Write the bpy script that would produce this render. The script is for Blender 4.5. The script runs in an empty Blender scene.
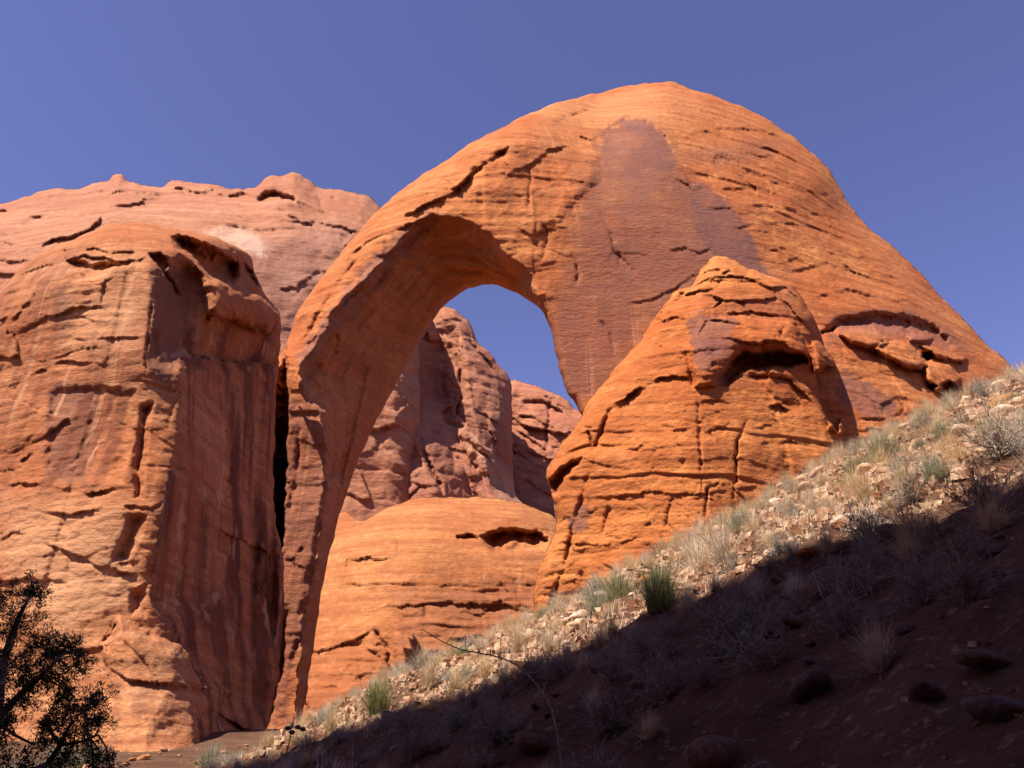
import bpy, math, random
import numpy as np
from mathutils import Vector, Matrix, Euler

# ------------------------------------------------------------------ camera, sky, sun
sc = bpy.context.scene
COL = sc.collection
F_PX = 796.0
PITCH = math.radians(25.0)
cam_d = bpy.data.cameras.new('camera'); cam = bpy.data.objects.new('camera', cam_d)
COL.objects.link(cam); sc.camera = cam
cam_d.sensor_width = 36.0; cam_d.lens = 36.0 * F_PX / 1024.0
cam_d.clip_start = 0.05; cam_d.clip_end = 8000
cam.location = (0, 0, 0); cam.rotation_euler = (math.pi / 2 + PITCH, 0, 0)

SUN_EL = math.radians(54.0)
SUN_AZ = math.radians(47.0)      # measured from straight behind the camera towards the left
to_sun = Vector((-math.sin(SUN_AZ) * math.cos(SUN_EL), -math.cos(SUN_AZ) * math.cos(SUN_EL), math.sin(SUN_EL)))
sun_d = bpy.data.lights.new('sun', 'SUN'); sun = bpy.data.objects.new('sun', sun_d)
COL.objects.link(sun)
sun_d.energy = 5.0; sun_d.angle = math.radians(0.5); sun_d.color = (1.0, 0.93, 0.82)
sun.rotation_euler = to_sun.to_track_quat('Z', 'Y').to_euler()
world = bpy.data.worlds.new('World'); sc.world = world; world.use_nodes = True
wn = world.node_tree.nodes; wl = world.node_tree.links
bg = wn['Background']; bg.inputs['Strength'].default_value = 0.047
sky = wn.new('ShaderNodeTexSky'); sky.sky_type = 'NISHITA'; sky.sun_disc = False
sky.sun_elevation = SUN_EL
sky.sun_rotation = math.atan2(to_sun.x, to_sun.y)
sky.altitude = 1100; sky.air_density = 1.0; sky.dust_density = 0.25; sky.ozone_density = 3.0
tint = wn.new('ShaderNodeMix'); tint.data_type = 'RGBA'; tint.blend_type = 'MULTIPLY'
tint.inputs[0].default_value = 1.0
tint.inputs[7].default_value = (1.95, 1.46, 1.92, 1)
wl.new(sky.outputs['Color'], tint.inputs[6]); wl.new(tint.outputs[2], bg.inputs['Color'])
sc.view_settings.view_transform = 'Standard'; sc.view_settings.look = 'None'
sc.view_settings.exposure = 0.9; sc.view_settings.gamma = 1.0
sc.view_settings.use_curve_mapping = False
try:
    sc.cycles.max_bounces = 8; sc.cycles.diffuse_bounces = 5
except Exception:
    pass

# ------------------------------------------------------------------ numpy noise
_r = np.random.RandomState(7)
_perm = _r.permutation(256); _perm = np.concatenate([_perm, _perm, _perm])
_g = _r.normal(size=(256, 3)).astype(np.float32); _g /= np.linalg.norm(_g, axis=1)[:, None]

def perlin(x, y, z):
    x = np.asarray(x, np.float32); y = np.asarray(y, np.float32); z = np.asarray(z, np.float32)
    x, y, z = np.broadcast_arrays(x, y, z)
    xi = np.floor(x).astype(np.int32); yi = np.floor(y).astype(np.int32); zi = np.floor(z).astype(np.int32)
    xf = x - xi; yf = y - yi; zf = z - zi
    xi &= 255; yi &= 255; zi &= 255
    u = xf * xf * xf * (xf * (xf * 6 - 15) + 10); v = yf * yf * yf * (yf * (yf * 6 - 15) + 10); w = zf * zf * zf * (zf * (zf * 6 - 15) + 10)
    def gr(i, j, k):
        h = _perm[_perm[_perm[xi + i] + yi + j] + zi + k]
        g = _g[h]
        return g[..., 0] * (xf - i) + g[..., 1] * (yf - j) + g[..., 2] * (zf - k)
    a = gr(0, 0, 0) * (1 - u) + gr(1, 0, 0) * u
    b = gr(0, 1, 0) * (1 - u) + gr(1, 1, 0) * u
    c = gr(0, 0, 1) * (1 - u) + gr(1, 0, 1) * u
    d = gr(0, 1, 1) * (1 - u) + gr(1, 1, 1) * u
    return (a * (1 - v) + b * v) * (1 - w) + (c * (1 - v) + d * v) * w

def fbm(x, y, z, o=4, gain=0.5):
    r = 0.0; a = 1.0; f = 1.0
    for i in range(o):
        r = r + a * perlin(x * f + 13.7 * i, y * f + 5.1 * i, z * f + 9.3 * i); a *= gain; f *= 2.03
    return r

def ss(a, b, x):
    t = np.clip((x - a) / (b - a), 0, 1); return t * t * (3 - 2 * t)

def facets(a, b, seed=0):
    """broken blocks: random offset and tilt for every cell, and the distance to the joint between cells"""
    ai = np.floor(a).astype(np.int64); bi = np.floor(b).astype(np.int64)
    f1 = np.full(a.shape, 9., np.float32); f2 = f1.copy(); off = np.zeros(a.shape, np.float32)
    for i in (-1, 0, 1):
        for j in (-1, 0, 1):
            h = _perm[(_perm[(ai + i + seed * 17) & 255] + bi + j) & 255]
            ca = ai + i + .1 + .8 * ((h * 37) & 255) / 255.; cb = bi + j + .1 + .8 * ((h * 91) & 255) / 255.
            da = a - ca; db = b - cb; dd = np.sqrt(da * da + db * db)
            o = ((h * 53) & 255) / 127.5 - 1 + 1.6 * da * (((h * 71) & 255) / 127.5 - 1) + 1.6 * db * (((h * 113) & 255) / 127.5 - 1)
            m = dd < f1
            f2 = np.where(m, f1, np.minimum(f2, dd)); off = np.where(m, o, off); f1 = np.where(m, dd, f1)
    return off, f2 - f1

# ------------------------------------------------------------------ 2D helpers on a grid
def pl_dist(U, V, pts, maxd=1e9):
    """distance, signed distance (positive = right-hand side of travel, below a left-to-right line), arc parameter"""
    pts = np.array(pts, float)
    best = np.full(U.shape, 1e9, np.float32); sgn = np.ones(U.shape, np.float32); tt = np.zeros(U.shape, np.float32)
    L = np.r_[0, np.cumsum(np.hypot(*np.diff(pts, axis=0).T))]; T = L[-1]
    for i in range(len(pts) - 1):
        ax, ay = pts[i]; dx, dy = pts[i + 1] - pts[i]; l2 = dx * dx + dy * dy + 1e-9
        px = U - ax; py = V - ay
        t = np.clip((px * dx + py * dy) / l2, 0, 1)
        d = np.hypot(px - t * dx, py - t * dy)
        m = d < best
        best = np.where(m, d, best)
        sgn = np.where(m, np.sign(dx * py - dy * px), sgn)
        tt = np.where(m, (L[i] + t * math.sqrt(l2)) / T, tt)
    return best, best * sgn, tt

def inside(U, V, poly):
    poly = np.array(poly, float); r = np.zeros(U.shape, bool); n = len(poly)
    for i in range(n):
        x0, y0 = poly[i]; x1, y1 = poly[(i + 1) % n]
        if y0 == y1: continue
        c = ((y0 > V) != (y1 > V)) & (U < (x1 - x0) * (V - y0) / (y1 - y0) + x0)
        r ^= c
    return r

def poly_sd(U, V, poly):
    p = list(poly) + [poly[0]]
    d, _, _ = pl_dist(U, V, p)
    return np.where(inside(U, V, poly), d, -d)

def windowed(U, V, pts, pad, fn):
    """evaluate fn only near the feature"""
    p = np.array(pts, float)
    m = (U > p[:, 0].min() - pad) & (U < p[:, 0].max() + pad) & (V > p[:, 1].min() - pad) & (V < p[:, 1].max() + pad)
    out = np.zeros(U.shape, np.float32)
    if m.any(): out[m] = fn(U[m], V[m])
    return out

def rough(pts, amp, closed=True, seed=0, step=4.0):
    """subdivide an outline and give it a natural wobble"""
    P = [np.array(p[:2], float) for p in pts]; 
    n = len(P); out = []; s = 0.0
    rng = range(n if closed else n - 1)
    for i in rng:
        a, b = P[i], P[(i + 1) % n]; pa, pb = P[i - 1] if (closed or i) else a, P[(i + 2) % n] if (closed or i + 2 < n) else b
        L = np.hypot(*(b - a)); k = max(1, int(L / step))
        for j in range(k):
            t = j / k
            if L < 60:
                q = 0.5 * ((2 * a) + (-pa + b) * t + (2 * pa - 5 * a + 4 * b - pb) * t * t + (-pa + 3 * a - 3 * b + pb) * t ** 3)
            else: q = a + (b - a) * t
            out.append(q)
    out = np.array(out)
    d = np.roll(out, -1, 0) - np.roll(out, 1, 0); nn = np.c_[-d[:, 1], d[:, 0]]; nn /= np.linalg.norm(nn, axis=1)[:, None] + 1e-9
    w = fbm(out[:, 0] / 22, out[:, 1] / 22, np.full(len(out), seed * 3.3 + .5), 4, 0.62)
    return out + nn * (w * amp)[:, None]

def tps(ctrl, U, V):
    c = np.array(ctrl, float); n = len(c); S = 300.0
    P = c[:, :2] / S
    def k(r2): return 0.5 * r2 * np.log(r2 + 1e-12)
    K = k(((P[:, None] - P[None]) ** 2).sum(-1)) + np.eye(n) * 1e-4
    A = np.zeros((n + 3, n + 3)); A[:n, :n] = K; A[:n, n] = 1; A[:n, n + 1:] = P; A[n, :n] = 1; A[n + 1:, :n] = P.T
    w = np.linalg.solve(A, np.r_[c[:, 2], 0, 0, 0])
    u = U / S; v = V / S
    r = w[n] + w[n + 1] * u + w[n + 2] * v
    for i in range(n): r = r + w[i] * k((u - P[i, 0]) ** 2 + (v - P[i, 1]) ** 2)
    return r

CP, SP = math.cos(PITCH), math.sin(PITCH)
def world_pt(u, v, Y):
    """the place whose bearing is (u, v) in the survey photograph, Y metres north of the viewpoint"""
    a = (u - 512.0) / F_PX; b = (384.0 - v) / F_PX
    t = Y / (CP - b * SP)
    return t * a, Y + 0 * t, t * (SP + b * CP)

# ------------------------------------------------------------------ node materials
def new_mat(name):
    m = bpy.data.materials.new(name); m.use_nodes = True
    nt = m.node_tree; b = nt.nodes['Principled BSDF']
    return m, nt, b

class NT:
    def __init__(s, nt): s.nt = nt; s.n = nt.nodes; s.l = nt.links
    def lk(s, a, b): s.l.new(a, b)
    def coord(s, scale=(1, 1, 1), which='Object'):
        tc = s.n.new('ShaderNodeTexCoord'); mp = s.n.new('ShaderNodeMapping')
        mp.inputs['Scale'].default_value = scale; s.lk(tc.outputs[which], mp.inputs['Vector']); return mp.outputs[0]
    def noise(s, vec, scale, detail=4, rough=.55, dist=0.0):
        t = s.n.new('ShaderNodeTexNoise'); t.inputs['Scale'].default_value = scale; t.inputs['Detail'].default_value = detail
        t.inputs['Roughness'].default_value = rough; t.inputs['Distortion'].default_value = dist
        s.lk(vec, t.inputs['Vector']); return t.outputs['Fac']
    def vor(s, vec, scale, feat='F1', out='Distance'):
        t = s.n.new('ShaderNodeTexVoronoi'); t.feature = feat; t.inputs['Scale'].default_value = scale
        s.lk(vec, t.inputs['Vector']); return t.outputs[out]
    def ramp(s, fac, stops):
        r = s.n.new('ShaderNodeValToRGB'); e = r.color_ramp.elements
        while len(e) < len(stops): e.new(0.5)
        for i, (p, c) in enumerate(stops):
            e[i].position = p; e[i].color = (c, c, c, 1) if not hasattr(c, '__len__') else (*c, 1)
        s.lk(fac, r.inputs['Fac']); return r.outputs['Color']
    def mix(s, fac, a, b, mode='MIX'):
        m = s.n.new('ShaderNodeMix'); m.data_type = 'RGBA'; m.blend_type = mode
        for sock, x in ((m.inputs[0], fac), (m.inputs[6], a), (m.inputs[7], b)):
            if hasattr(x, 'is_linked') or hasattr(x, 'links'): s.lk(x, sock)
            elif hasattr(x, '__len__'): sock.default_value = (*x, 1)
            else: sock.default_value = x
        return m.outputs[2]
    def math(s, op, a, b=0.0):
        m = s.n.new('ShaderNodeMath'); m.operation = op
        for sock, x in ((m.inputs[0], a), (m.inputs[1], b)):
            if hasattr(x, 'links'): s.lk(x, sock)
            else: sock.default_value = x
        return m.outputs[0]
    def bump(s, h, strength, dist, prev=None):
        b = s.n.new('ShaderNodeBump'); b.inputs['Strength'].default_value = strength; b.inputs['Distance'].default_value = dist
        s.lk(h, b.inputs['Height'])
        if prev is not None: s.lk(prev, b.inputs['Normal'])
        return b.outputs[0]
    def attr(s, name):
        a = s.n.new('ShaderNodeAttribute'); a.attribute_name = name
        sp = s.n.new('ShaderNodeSeparateColor'); s.lk(a.outputs['Color'], sp.inputs[0]); return sp.outputs

def rock_material(name, light, mid, dark, varnish, streak, pale, scale=1.0, strata=0.5, bump=0.6, ripple=.35):
    m, nt, b = new_mat(name); g = NT(nt)
    big = g.noise(g.coord((.045 / scale, .045 / scale, .07 / scale)), 1.0, 5, .6)
    col = g.mix(g.ramp(big, [(.40, 0.0), (.60, 1.0)]), mid, light)
    bed = g.noise(g.coord((.03 / scale, .03 / scale, .95 / scale)), 1.0, 6, .65, 0.6)
    col = g.mix(g.math('MULTIPLY', g.ramp(bed, [(.45, 0.0), (.62, 1.0)]), strata), col, dark)
    fine = g.noise(g.coord((.5 / scale, .5 / scale, 1.1 / scale)), 1.0, 8, .7)
    col = g.mix(g.math('MULTIPLY', g.ramp(fine, [(.42, 1.0), (.60, 0.0)]), .34), col, dark)
    col = g.mix(g.math('MULTIPLY', g.ramp(fine, [(.56, 0.0), (.72, 1.0)]), .45), col, pale)
    thin = g.noise(g.coord((.12 / scale, .12 / scale, 3.6 / scale)), 1.0, 4, .7, .35)
    col = g.mix(g.math('MULTIPLY', g.ramp(thin, [(.50, 0.0), (.60, 1.0)]), .34 * strata / .5), col, dark)
    grit = g.noise(g.coord((2.6 / scale, 2.6 / scale, 3.6 / scale)), 1.0, 6, .8)
    col = g.mix(g.math('MULTIPLY', g.ramp(grit, [(.40, 1.0), (.52, 0.0)]), .42), col, dark)
    R, G, B = g.attr('masks')[:3]
    vn = g.noise(g.coord((.16 / scale, .16 / scale, .10 / scale)), 1.0, 6, .65)
    col = g.mix(g.math('MULTIPLY', R, g.ramp(vn, [(.32, .6), (.54, 1.0)])), col, varnish)
    sn = g.noise(g.coord((.30 / scale, .26 / scale, .009 / scale)), 1.0, 5, .6, .03)
    sm = g.math('MULTIPLY', g.ramp(sn, [(.46, 0.0), (.57, .95)]), g.ramp(g.noise(g.coord((.11 / scale, .11 / scale, .05 / scale)), 1.0, 4, .6), [(.32, .45), (.52, 1.0)]))
    col = g.mix(g.math('MULTIPLY', G, sm), col, streak)
    sn2 = g.noise(g.coord((.9 / scale, .3 / scale, .015 / scale)), 1.0, 3, .6, .03)
    col = g.mix(g.math('MULTIPLY', g.math('MULTIPLY', G, .55), g.ramp(sn2, [(.60, 0.0), (.68, 1.0)])), col, pale)
    col = g.mix(B, col, pale)
    nt.links.new(col, b.inputs['Base Color'])
    b.inputs['Roughness'].default_value = .92; b.inputs['Specular IOR Level'].default_value = .15
    h1 = g.noise(g.coord((1.1 / scale, 1.1 / scale, 2.4 / scale)), 1.0, 9, .68)
    h2 = g.noise(g.coord((.25 / scale, .25 / scale, 3.2 / scale)), 1.0, 5, .6, .5)
    nrm = g.bump(h1, bump, .55 * scale)
    nrm = g.bump(grit, .5, .12 * scale, nrm)
    nrm = g.bump(h2, bump * ripple, .25 * scale, nrm)
    nt.links.new(nrm, b.inputs['Normal'])
    return m

# ------------------------------------------------------------------ labels
def tag(o, label=None, cat=None, group=None, kind=None):
    if label: o['label'] = label
    if cat: o['category'] = cat
    if group: o['group'] = group
    if kind: o['kind'] = kind
    return o

def mesh_obj(name, verts, faces, mat, parent=None, smooth=True, quads=None):
    me = bpy.data.meshes.new(name)
    verts = np.asarray(verts, np.float32)
    if isinstance(faces, np.ndarray):
        k = faces.shape[1]; n = len(faces)
        me.vertices.add(len(verts)); me.vertices.foreach_set('co', verts.ravel())
        me.loops.add(n * k); me.loops.foreach_set('vertex_index', faces.astype(np.int32).ravel())
        me.polygons.add(n); me.polygons.foreach_set('loop_start', (np.arange(n) * k).astype(np.int32))
        try: me.polygons.foreach_set('loop_total', np.full(n, k, np.int32))
        except Exception: pass
        me.update(calc_edges=True)
    else:
        me.from_pydata([tuple(map(float, v)) for v in verts], [], faces)
    me.polygons.foreach_set('use_smooth', np.full(len(me.polygons), smooth))
    me.materials.append(mat); me.update()
    o = bpy.data.objects.new(name, me); COL.objects.link(o)
    if parent: o.parent = parent
    return o

# ------------------------------------------------------------------ rock formations
def rock_body(name, outline, ctrl, feats, mat, label, cat, step=1.5, thick=30, thick_w=60, rnd=(), edge=(2.0, 10.0),
              rough_amp=2.0, noise=(1.5, .5, .35, .8), masks=(), warp=3.0, seed=0, strata_tilt=0.0, extra=None, scale=1.0,
              blocks=1.0, jag=0.35, calm=(), bed=.25, joints=.5):
    out = rough(outline, rough_amp, True, seed)
    u0, v0 = out.min(0) - 4; u1, v1 = out.max(0) + 4
    us = np.arange(u0, u1, step); vs = np.arange(v0, v1, step)
    U, V = np.meshgrid(us, vs); shp = U.shape
    # signed distance of the grid to the outline, coarse test first
    ins = inside(U, V, out)
    sd = np.full(shp, 1e9)
    prev = None
    cl = np.vstack([out, out[:1]])
    d = np.full(shp, 1e9, np.float32); nx = np.zeros(shp); ny = np.zeros(shp)
    for i in range(len(cl) - 1):
        ax, ay = cl[i]; bx, by = cl[i + 1]; pad = 190
        i0 = max(0, int((min(ay, by) - pad - v0) / step)); i1 = int((max(ay, by) + pad - v0) / step) + 1
        j0 = max(0, int((min(ax, bx) - pad - u0) / step)); j1 = int((max(ax, bx) + pad - u0) / step) + 1
        s = (slice(i0, i1), slice(j0, j1))
        px = U[s] - ax; py = V[s] - ay; dx = bx - ax; dy = by - ay; l2 = dx * dx + dy * dy + 1e-9
        t = np.clip((px * dx + py * dy) / l2, 0, 1); qx = px - t * dx; qy = py - t * dy
        dd = np.sqrt(qx * qx + qy * qy); m = dd < d[s]
        d[s] = np.where(m, dd, d[s]); nx[s] = np.where(m, ax + t * dx, nx[s]); ny[s] = np.where(m, ay + t * dy, ny[s])
    d = np.minimum(d, 200)
    # cells with at least one inside corner; outside corners snap onto the outline
    c = ins[:-1, :-1] | ins[1:, :-1] | ins[:-1, 1:] | ins[1:, 1:]
    used = np.zeros(shp, bool); used[:-1, :-1] |= c; used[1:, :-1] |= c; used[:-1, 1:] |= c; used[1:, 1:] |= c
    bnd = used & ~ins
    U = np.where(bnd, nx, U); V = np.where(bnd, ny, V); sdist = np.where(ins, d, 0)
    idx = -np.ones(shp, np.int64); idx[used] = np.arange(used.sum())
    ci, cj = np.nonzero(c)
    quads = np.c_[idx[ci, cj], idx[ci + 1, cj], idx[ci + 1, cj + 1], idx[ci, cj + 1]]
    Uf = U[used]; Vf = V[used]; S = sdist[used].astype(np.float32); B = bnd[used]; N = len(Uf)
    Y = tps(ctrl, Uf, Vf).astype(np.float32)
    # domain warp for every hand-placed feature
    wu = Uf + warp * fbm(Uf / 24, Vf / 24, np.full(N, seed + .3), 5, .72); wv = Vf + warp * fbm(Uf / 24, Vf / 24, np.full(N, seed + 7.7), 5, .72)
    if rnd:
        E = np.zeros(N)
        for pts, R, w in rnd:
            dd, _, tt = pl_dist(Uf, Vf, rough(pts, 0, False)); dd = np.maximum(dd, S); k = np.clip(1 - dd / w, 0, .985)
            E += R * (1 - np.sqrt(np.clip(1 - k * k, 0, 1)))
        Eg = np.zeros(shp); Wg = np.zeros(shp); Eg[used] = E; Wg[used] = 1
        def box(A, r, ax):
            c_ = np.cumsum(np.pad(A, [(r + 1, r) if i == ax else (0, 0) for i in (0, 1)]), ax); n_ = A.shape[ax]
            return np.take(c_, np.arange(2 * r + 1, 2 * r + 1 + n_), ax) - np.take(c_, np.arange(n_), ax)
        for _k in range(3):
            rb = max(3, int(min(w_[2] for w_ in rnd) / 8 / step)); a_ = box(box(Eg, rb, 0), rb, 1); b_ = box(box(Wg, rb, 0), rb, 1); Eg = np.where(used, a_ / np.maximum(b_, 1e-6), 0)
        Y += Eg[used]
    k = np.clip(1 - S / edge[1], 0, 1); Y += edge[0] * (1 - np.sqrt(np.clip(1 - k * k, 0, 1)))
    if extra: Y = extra(Uf, Vf, Y)
    Yb = Y.copy()
    X0, Y0, Z0 = world_pt(Uf, Vf, Y); X0 = X0 / scale; Y0 = Y0 / scale; Z0 = Z0 / scale
    brk = np.clip(.7 + 1.9 * perlin(Uf / 20, Vf / 20, np.full(N, seed + 2.2)) + .5 * perlin(Uf / 6, Vf / 6, np.full(N, seed + 4.2)), .12, 1.15)
    big, st, notch, lam = noise
    jf = ss(0, 8, S)
    D = big * fbm(X0 / 14, Y0 / 14, Z0 / 18, 5, .52)
    # blocky facets
    cell = perlin(X0 / 5.5 + 3, Y0 / 5.5, Z0 / 9); cell2 = perlin(X0 / 2.3 + 9, Y0 / 2.3, Z0 / 3.5)
    D += big * jag * (np.abs(cell) + .5 * np.abs(cell2))
    q = Z0 + strata_tilt * X0 + 1.6 * fbm(X0 / 16, Y0 / 16, Z0 / 16, 3)
    modm = ss(-.25, .35, perlin(X0 / 11 + 4, Y0 / 11, Z0 / 7))
    b1 = perlin(X0 / 30, Y0 / 30, q / (lam * 2.2)); b2 = perlin(X0 / 18 + 5, Y0 / 18, q / lam); b3 = perlin(X0 / 9 + 5, Y0 / 9, q / (lam * .45))
    tri = lambda n: np.clip(n * 3.2, -.6, .6)
    st = st * .42; notch = notch * .32
    D += st * (.6 * tri(b1) + (.25 + .75 * modm) * (.8 * tri(b2) + .6 * b3))
    nz = perlin(X0 / 4.5 + 8, Y0 / 4.5, q / (lam * .55)) * .8 + .35 * perlin(X0 / 1.7, Y0 / 1.7, q / (lam * .4))
    D += notch * np.clip(nz - .22, 0, 1) * 4.0 * (.25 + .75 * modm)
    # bedding: crisp ledges that start and die out sideways
    for lam_b, a_b, sx in ((lam * 2.6, 1.0, 22), (lam * 1.1, .45, 12), (lam * .5, .22, 7)):
        ph = (q + .5 * fbm(X0 / 6, Y0 / 6, Z0 / 6 + 9, 3)) / lam_b; fl = np.floor(ph); fr = ph - fl
        ha = ((fl.astype(np.int64) * 73 + 11 * seed) % 97) / 97.0
        side = ss(-.12, .3, perlin(X0 / sx + ha * 37, Y0 / sx, ha * 19 + 0 * X0))
        prof_b = np.where(fr < .84, -(fr / .84) ** 1.6, -1 + (fr - .84) / .16) 
        D += bed * a_b * lam_b / lam * .42 * prof_b[...] * -1 * ha * side
    # upright joints
    jx = aw0 = X0 + .7 * Y0 + 1.5 * fbm(X0 / 9, Y0 / 9, Z0 / 30 + 4, 3); ph = jx / 6.5; fl = np.floor(ph); fr = ph - fl
    hj = ((fl.astype(np.int64) * 41 + 5 * seed) % 89) / 89.0
    D += joints * (hj - .5) * 1.3 * ss(-.2, .2, perlin(X0 / 15 + hj * 7, Y0 / 15, Z0 / 12)) * np.clip(np.minimum(fr, 1 - fr) / .05, 0, 1)
    aw = X0 + .7 * Y0 + 1.2 * fbm(X0 / 5, Y0 / 5, Z0 / 5 + 3, 3); bw = q + .8 * fbm(X0 / 4, Y0 / 4 + 7, Z0 / 4, 3)
    o1, e1 = facets(aw / 7.0, bw / 3.6, seed); o2, e2 = facets(aw / 2.6, bw / 1.1, seed + 5)
    am1 = ss(-.15, .3, perlin(X0 / 13 + 2, Y0 / 13, Z0 / 13)); am2 = ss(-.1, .35, perlin(X0 / 8 + 6, Y0 / 8, Z0 / 8))
    D += blocks * (.50 * o1 * am1 + .13 * o2 * am2)
    D += blocks * .28 * (np.exp(-(e1 / .05) ** 2) * am1 * .8 * ss(-.1, .25, perlin(X0 / 3, Y0 / 3, Z0 / 3)) + .35 * np.exp(-(e2 / .10) ** 2) * am2)
    D += .10 * fbm(X0 * 1.1, Y0 * 1.1, Z0 * 1.7, 3, .6)
    for pts, amt, ew in calm:
        D = D * (1 - windowed(Uf, Vf, pts, ew + 4, lambda a, b_: amt * ss(-ew * .5, ew * .5, poly_sd(a, b_, pts))))
    Y = Y + D * scale * (0.25 + .75 * jf)
    M = np.zeros((N, 4), np.float32); M[:, 3] = 1
    for f in feats:
        kind, pts = f[0], f[1]
        if kind == 'step':       # ledge: rock below (right-hand side) is undercut, rock above juts out a little
            amp, fadew = f[2], f[3]; sharp = f[4] if len(f) > 4 else 1.0
            def fn(a, b_):
                dd, s_, t = pl_dist(a, b_, pts)
                tp = np.clip(np.minimum(t, 1 - t) * 6, 0, 1) ** .6 * (dd < 4 * fadew)
                return tp * amp * .42 * (ss(0, sharp, s_) * np.exp(-np.clip(s_, 0, None) / fadew) - .3 * (s_ <= 0) * np.exp(-np.abs(s_) / (fadew * .7)))
            Y += windowed(wu, wv, pts, 4 * fadew, fn) * (brk if fadew < 9 else 1)
        elif kind == 'groove':
            dep, w = f[2], f[3]
            if w < 4.5: dep *= .85; w *= .68
            def fn(a, b_):
                dd, s_, t = pl_dist(a, b_, pts)
                return dep * np.exp(-(dd / w) ** 2) * np.clip(np.minimum(t, 1 - t) * 6 + .15, 0, 1)
            Y += windowed(wu, wv, pts, 4 * w, fn) * (brk * .7 if w < 4.5 else 1)
        elif kind == 'fold':     # the wall turns away on the right-hand side of the line
            kk, cap = f[2], f[3]
            dd, s_, t = pl_dist(wu, wv, pts); tp = 1.0 if len(f) < 5 else ss(0, .3, np.minimum(t, 1 - t))
            Y += kk * np.clip(s_, 0, cap) * tp
        elif kind == 'recess':   # hollow with its deepest part at its own top edge
            dep, ew = f[2], f[3]; pp = np.array(pts, float); vt, vb = pp[:, 1].min(), pp[:, 1].max(); bias = f[4] if len(f) > 4 else .7
            def fn(a, b_):
                s_ = poly_sd(a, b_, pts); g_ = 1 - bias * np.clip((b_ - vt) / (vb - vt + 1e-6), 0, 1)
                return dep * ss(0, ew, s_) * g_ * (1 + .35 * perlin(a / 6, b_ / 6, a * 0 + 1.5))
            Y += windowed(wu, wv, pts, 6, fn)
        elif kind == 'bulge':
            amp, ew = f[2], f[3]
            def fn(a, b_):
                s_ = poly_sd(a, b_, pts); k_ = np.clip(1 - s_ / ew, 0, 1)
                return -amp * np.sqrt(np.clip(1 - k_ * k_, 0, 1)) * (s_ > 0)
            Y += windowed(wu, wv, pts, 6, fn)
    for mk in masks:
        ch, pts, val, ew = mk
        def fn(a, b_): return val * ss(-ew * .5, ew * .5, poly_sd(a, b_, pts))
        jit = 8 * fbm(Uf / 9, Vf / 9, np.full(N, 3.1), 4, .75)
        M[:, ch] = np.maximum(M[:, ch], windowed(wu + jit, wv + jit, pts, ew + 12, fn))
    # silhouettes keep their outline; the sheet behind closes the body
    prof = 1 - np.exp(-S / thick_w)
    nin = ~B
    back_i = np.full(N, -1, np.int64); back_i[nin] = N + np.arange(nin.sum()); back_i[B] = np.nonzero(B)[0]
    YB = np.maximum(Yb, Y)[nin] + .3 + thick * prof[nin]
    xf, yf, zf = world_pt(Uf, Vf, Y); xb, yb, zb = world_pt(Uf[nin], Vf[nin], YB)
    verts = np.r_[np.c_[xf, yf, zf], np.c_[xb, yb, zb]]
    bq = back_i[quads][:, ::-1]
    allB = B[quads].all(1)
    faces = np.r_[quads, bq[~allB]]
    o = mesh_obj(name, verts, faces, mat)
    at = o.data.color_attributes.new('masks', 'FLOAT_COLOR', 'POINT')
    Mall = np.r_[M, M[nin]]; at.data.foreach_set('color', Mall.ravel())
    tag(o, label, cat)
    return o

ORANGE = dict(light=(.62, .245, .082), mid=(.49, .145, .044), dark=(.25, .062, .022), varnish=(.20, .082, .060), streak=(.2, .066, .034), pale=(.66, .32, .15))
M_arch = rock_material('orange_sandstone', **ORANGE, ripple=.15)
M_butt = rock_material('bright_orange_sandstone', **{**ORANGE, 'light': (.65, .245, .07), 'mid': (.50, .142, .036)}, strata=.4, bump=.8)
M_left = rock_material('streaked_sandstone', light=(.59, .275, .125), mid=(.46, .165, .062), dark=(.25, .07, .028), varnish=(.19, .082, .054),
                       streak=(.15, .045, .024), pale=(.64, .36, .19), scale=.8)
M_mesa = rock_material('pink_sandstone', light=(.50, .235, .125), mid=(.41, .165, .085), dark=(.27, .095, .055), varnish=(.27, .135, .10), streak=(.17, .07, .048),
                       pale=(.56, .36, .26), scale=2.0)
M_peak = rock_material('dusky_red_sandstone', light=(.52, .235, .13), mid=(.42, .16, .088), dark=(.25, .085, .05), varnish=(.21, .085, .062), streak=(.11, .045, .034),
                       pale=(.50, .30, .20), scale=2.0)
M_dome = rock_material('tan_sandstone', light=(.52, .215, .078), mid=(.40, .13, .045), dark=(.22, .065, .026), varnish=(.28, .11, .06), streak=(.17, .07, .04),
                       pale=(.62, .38, .20), scale=1.2)

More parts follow.
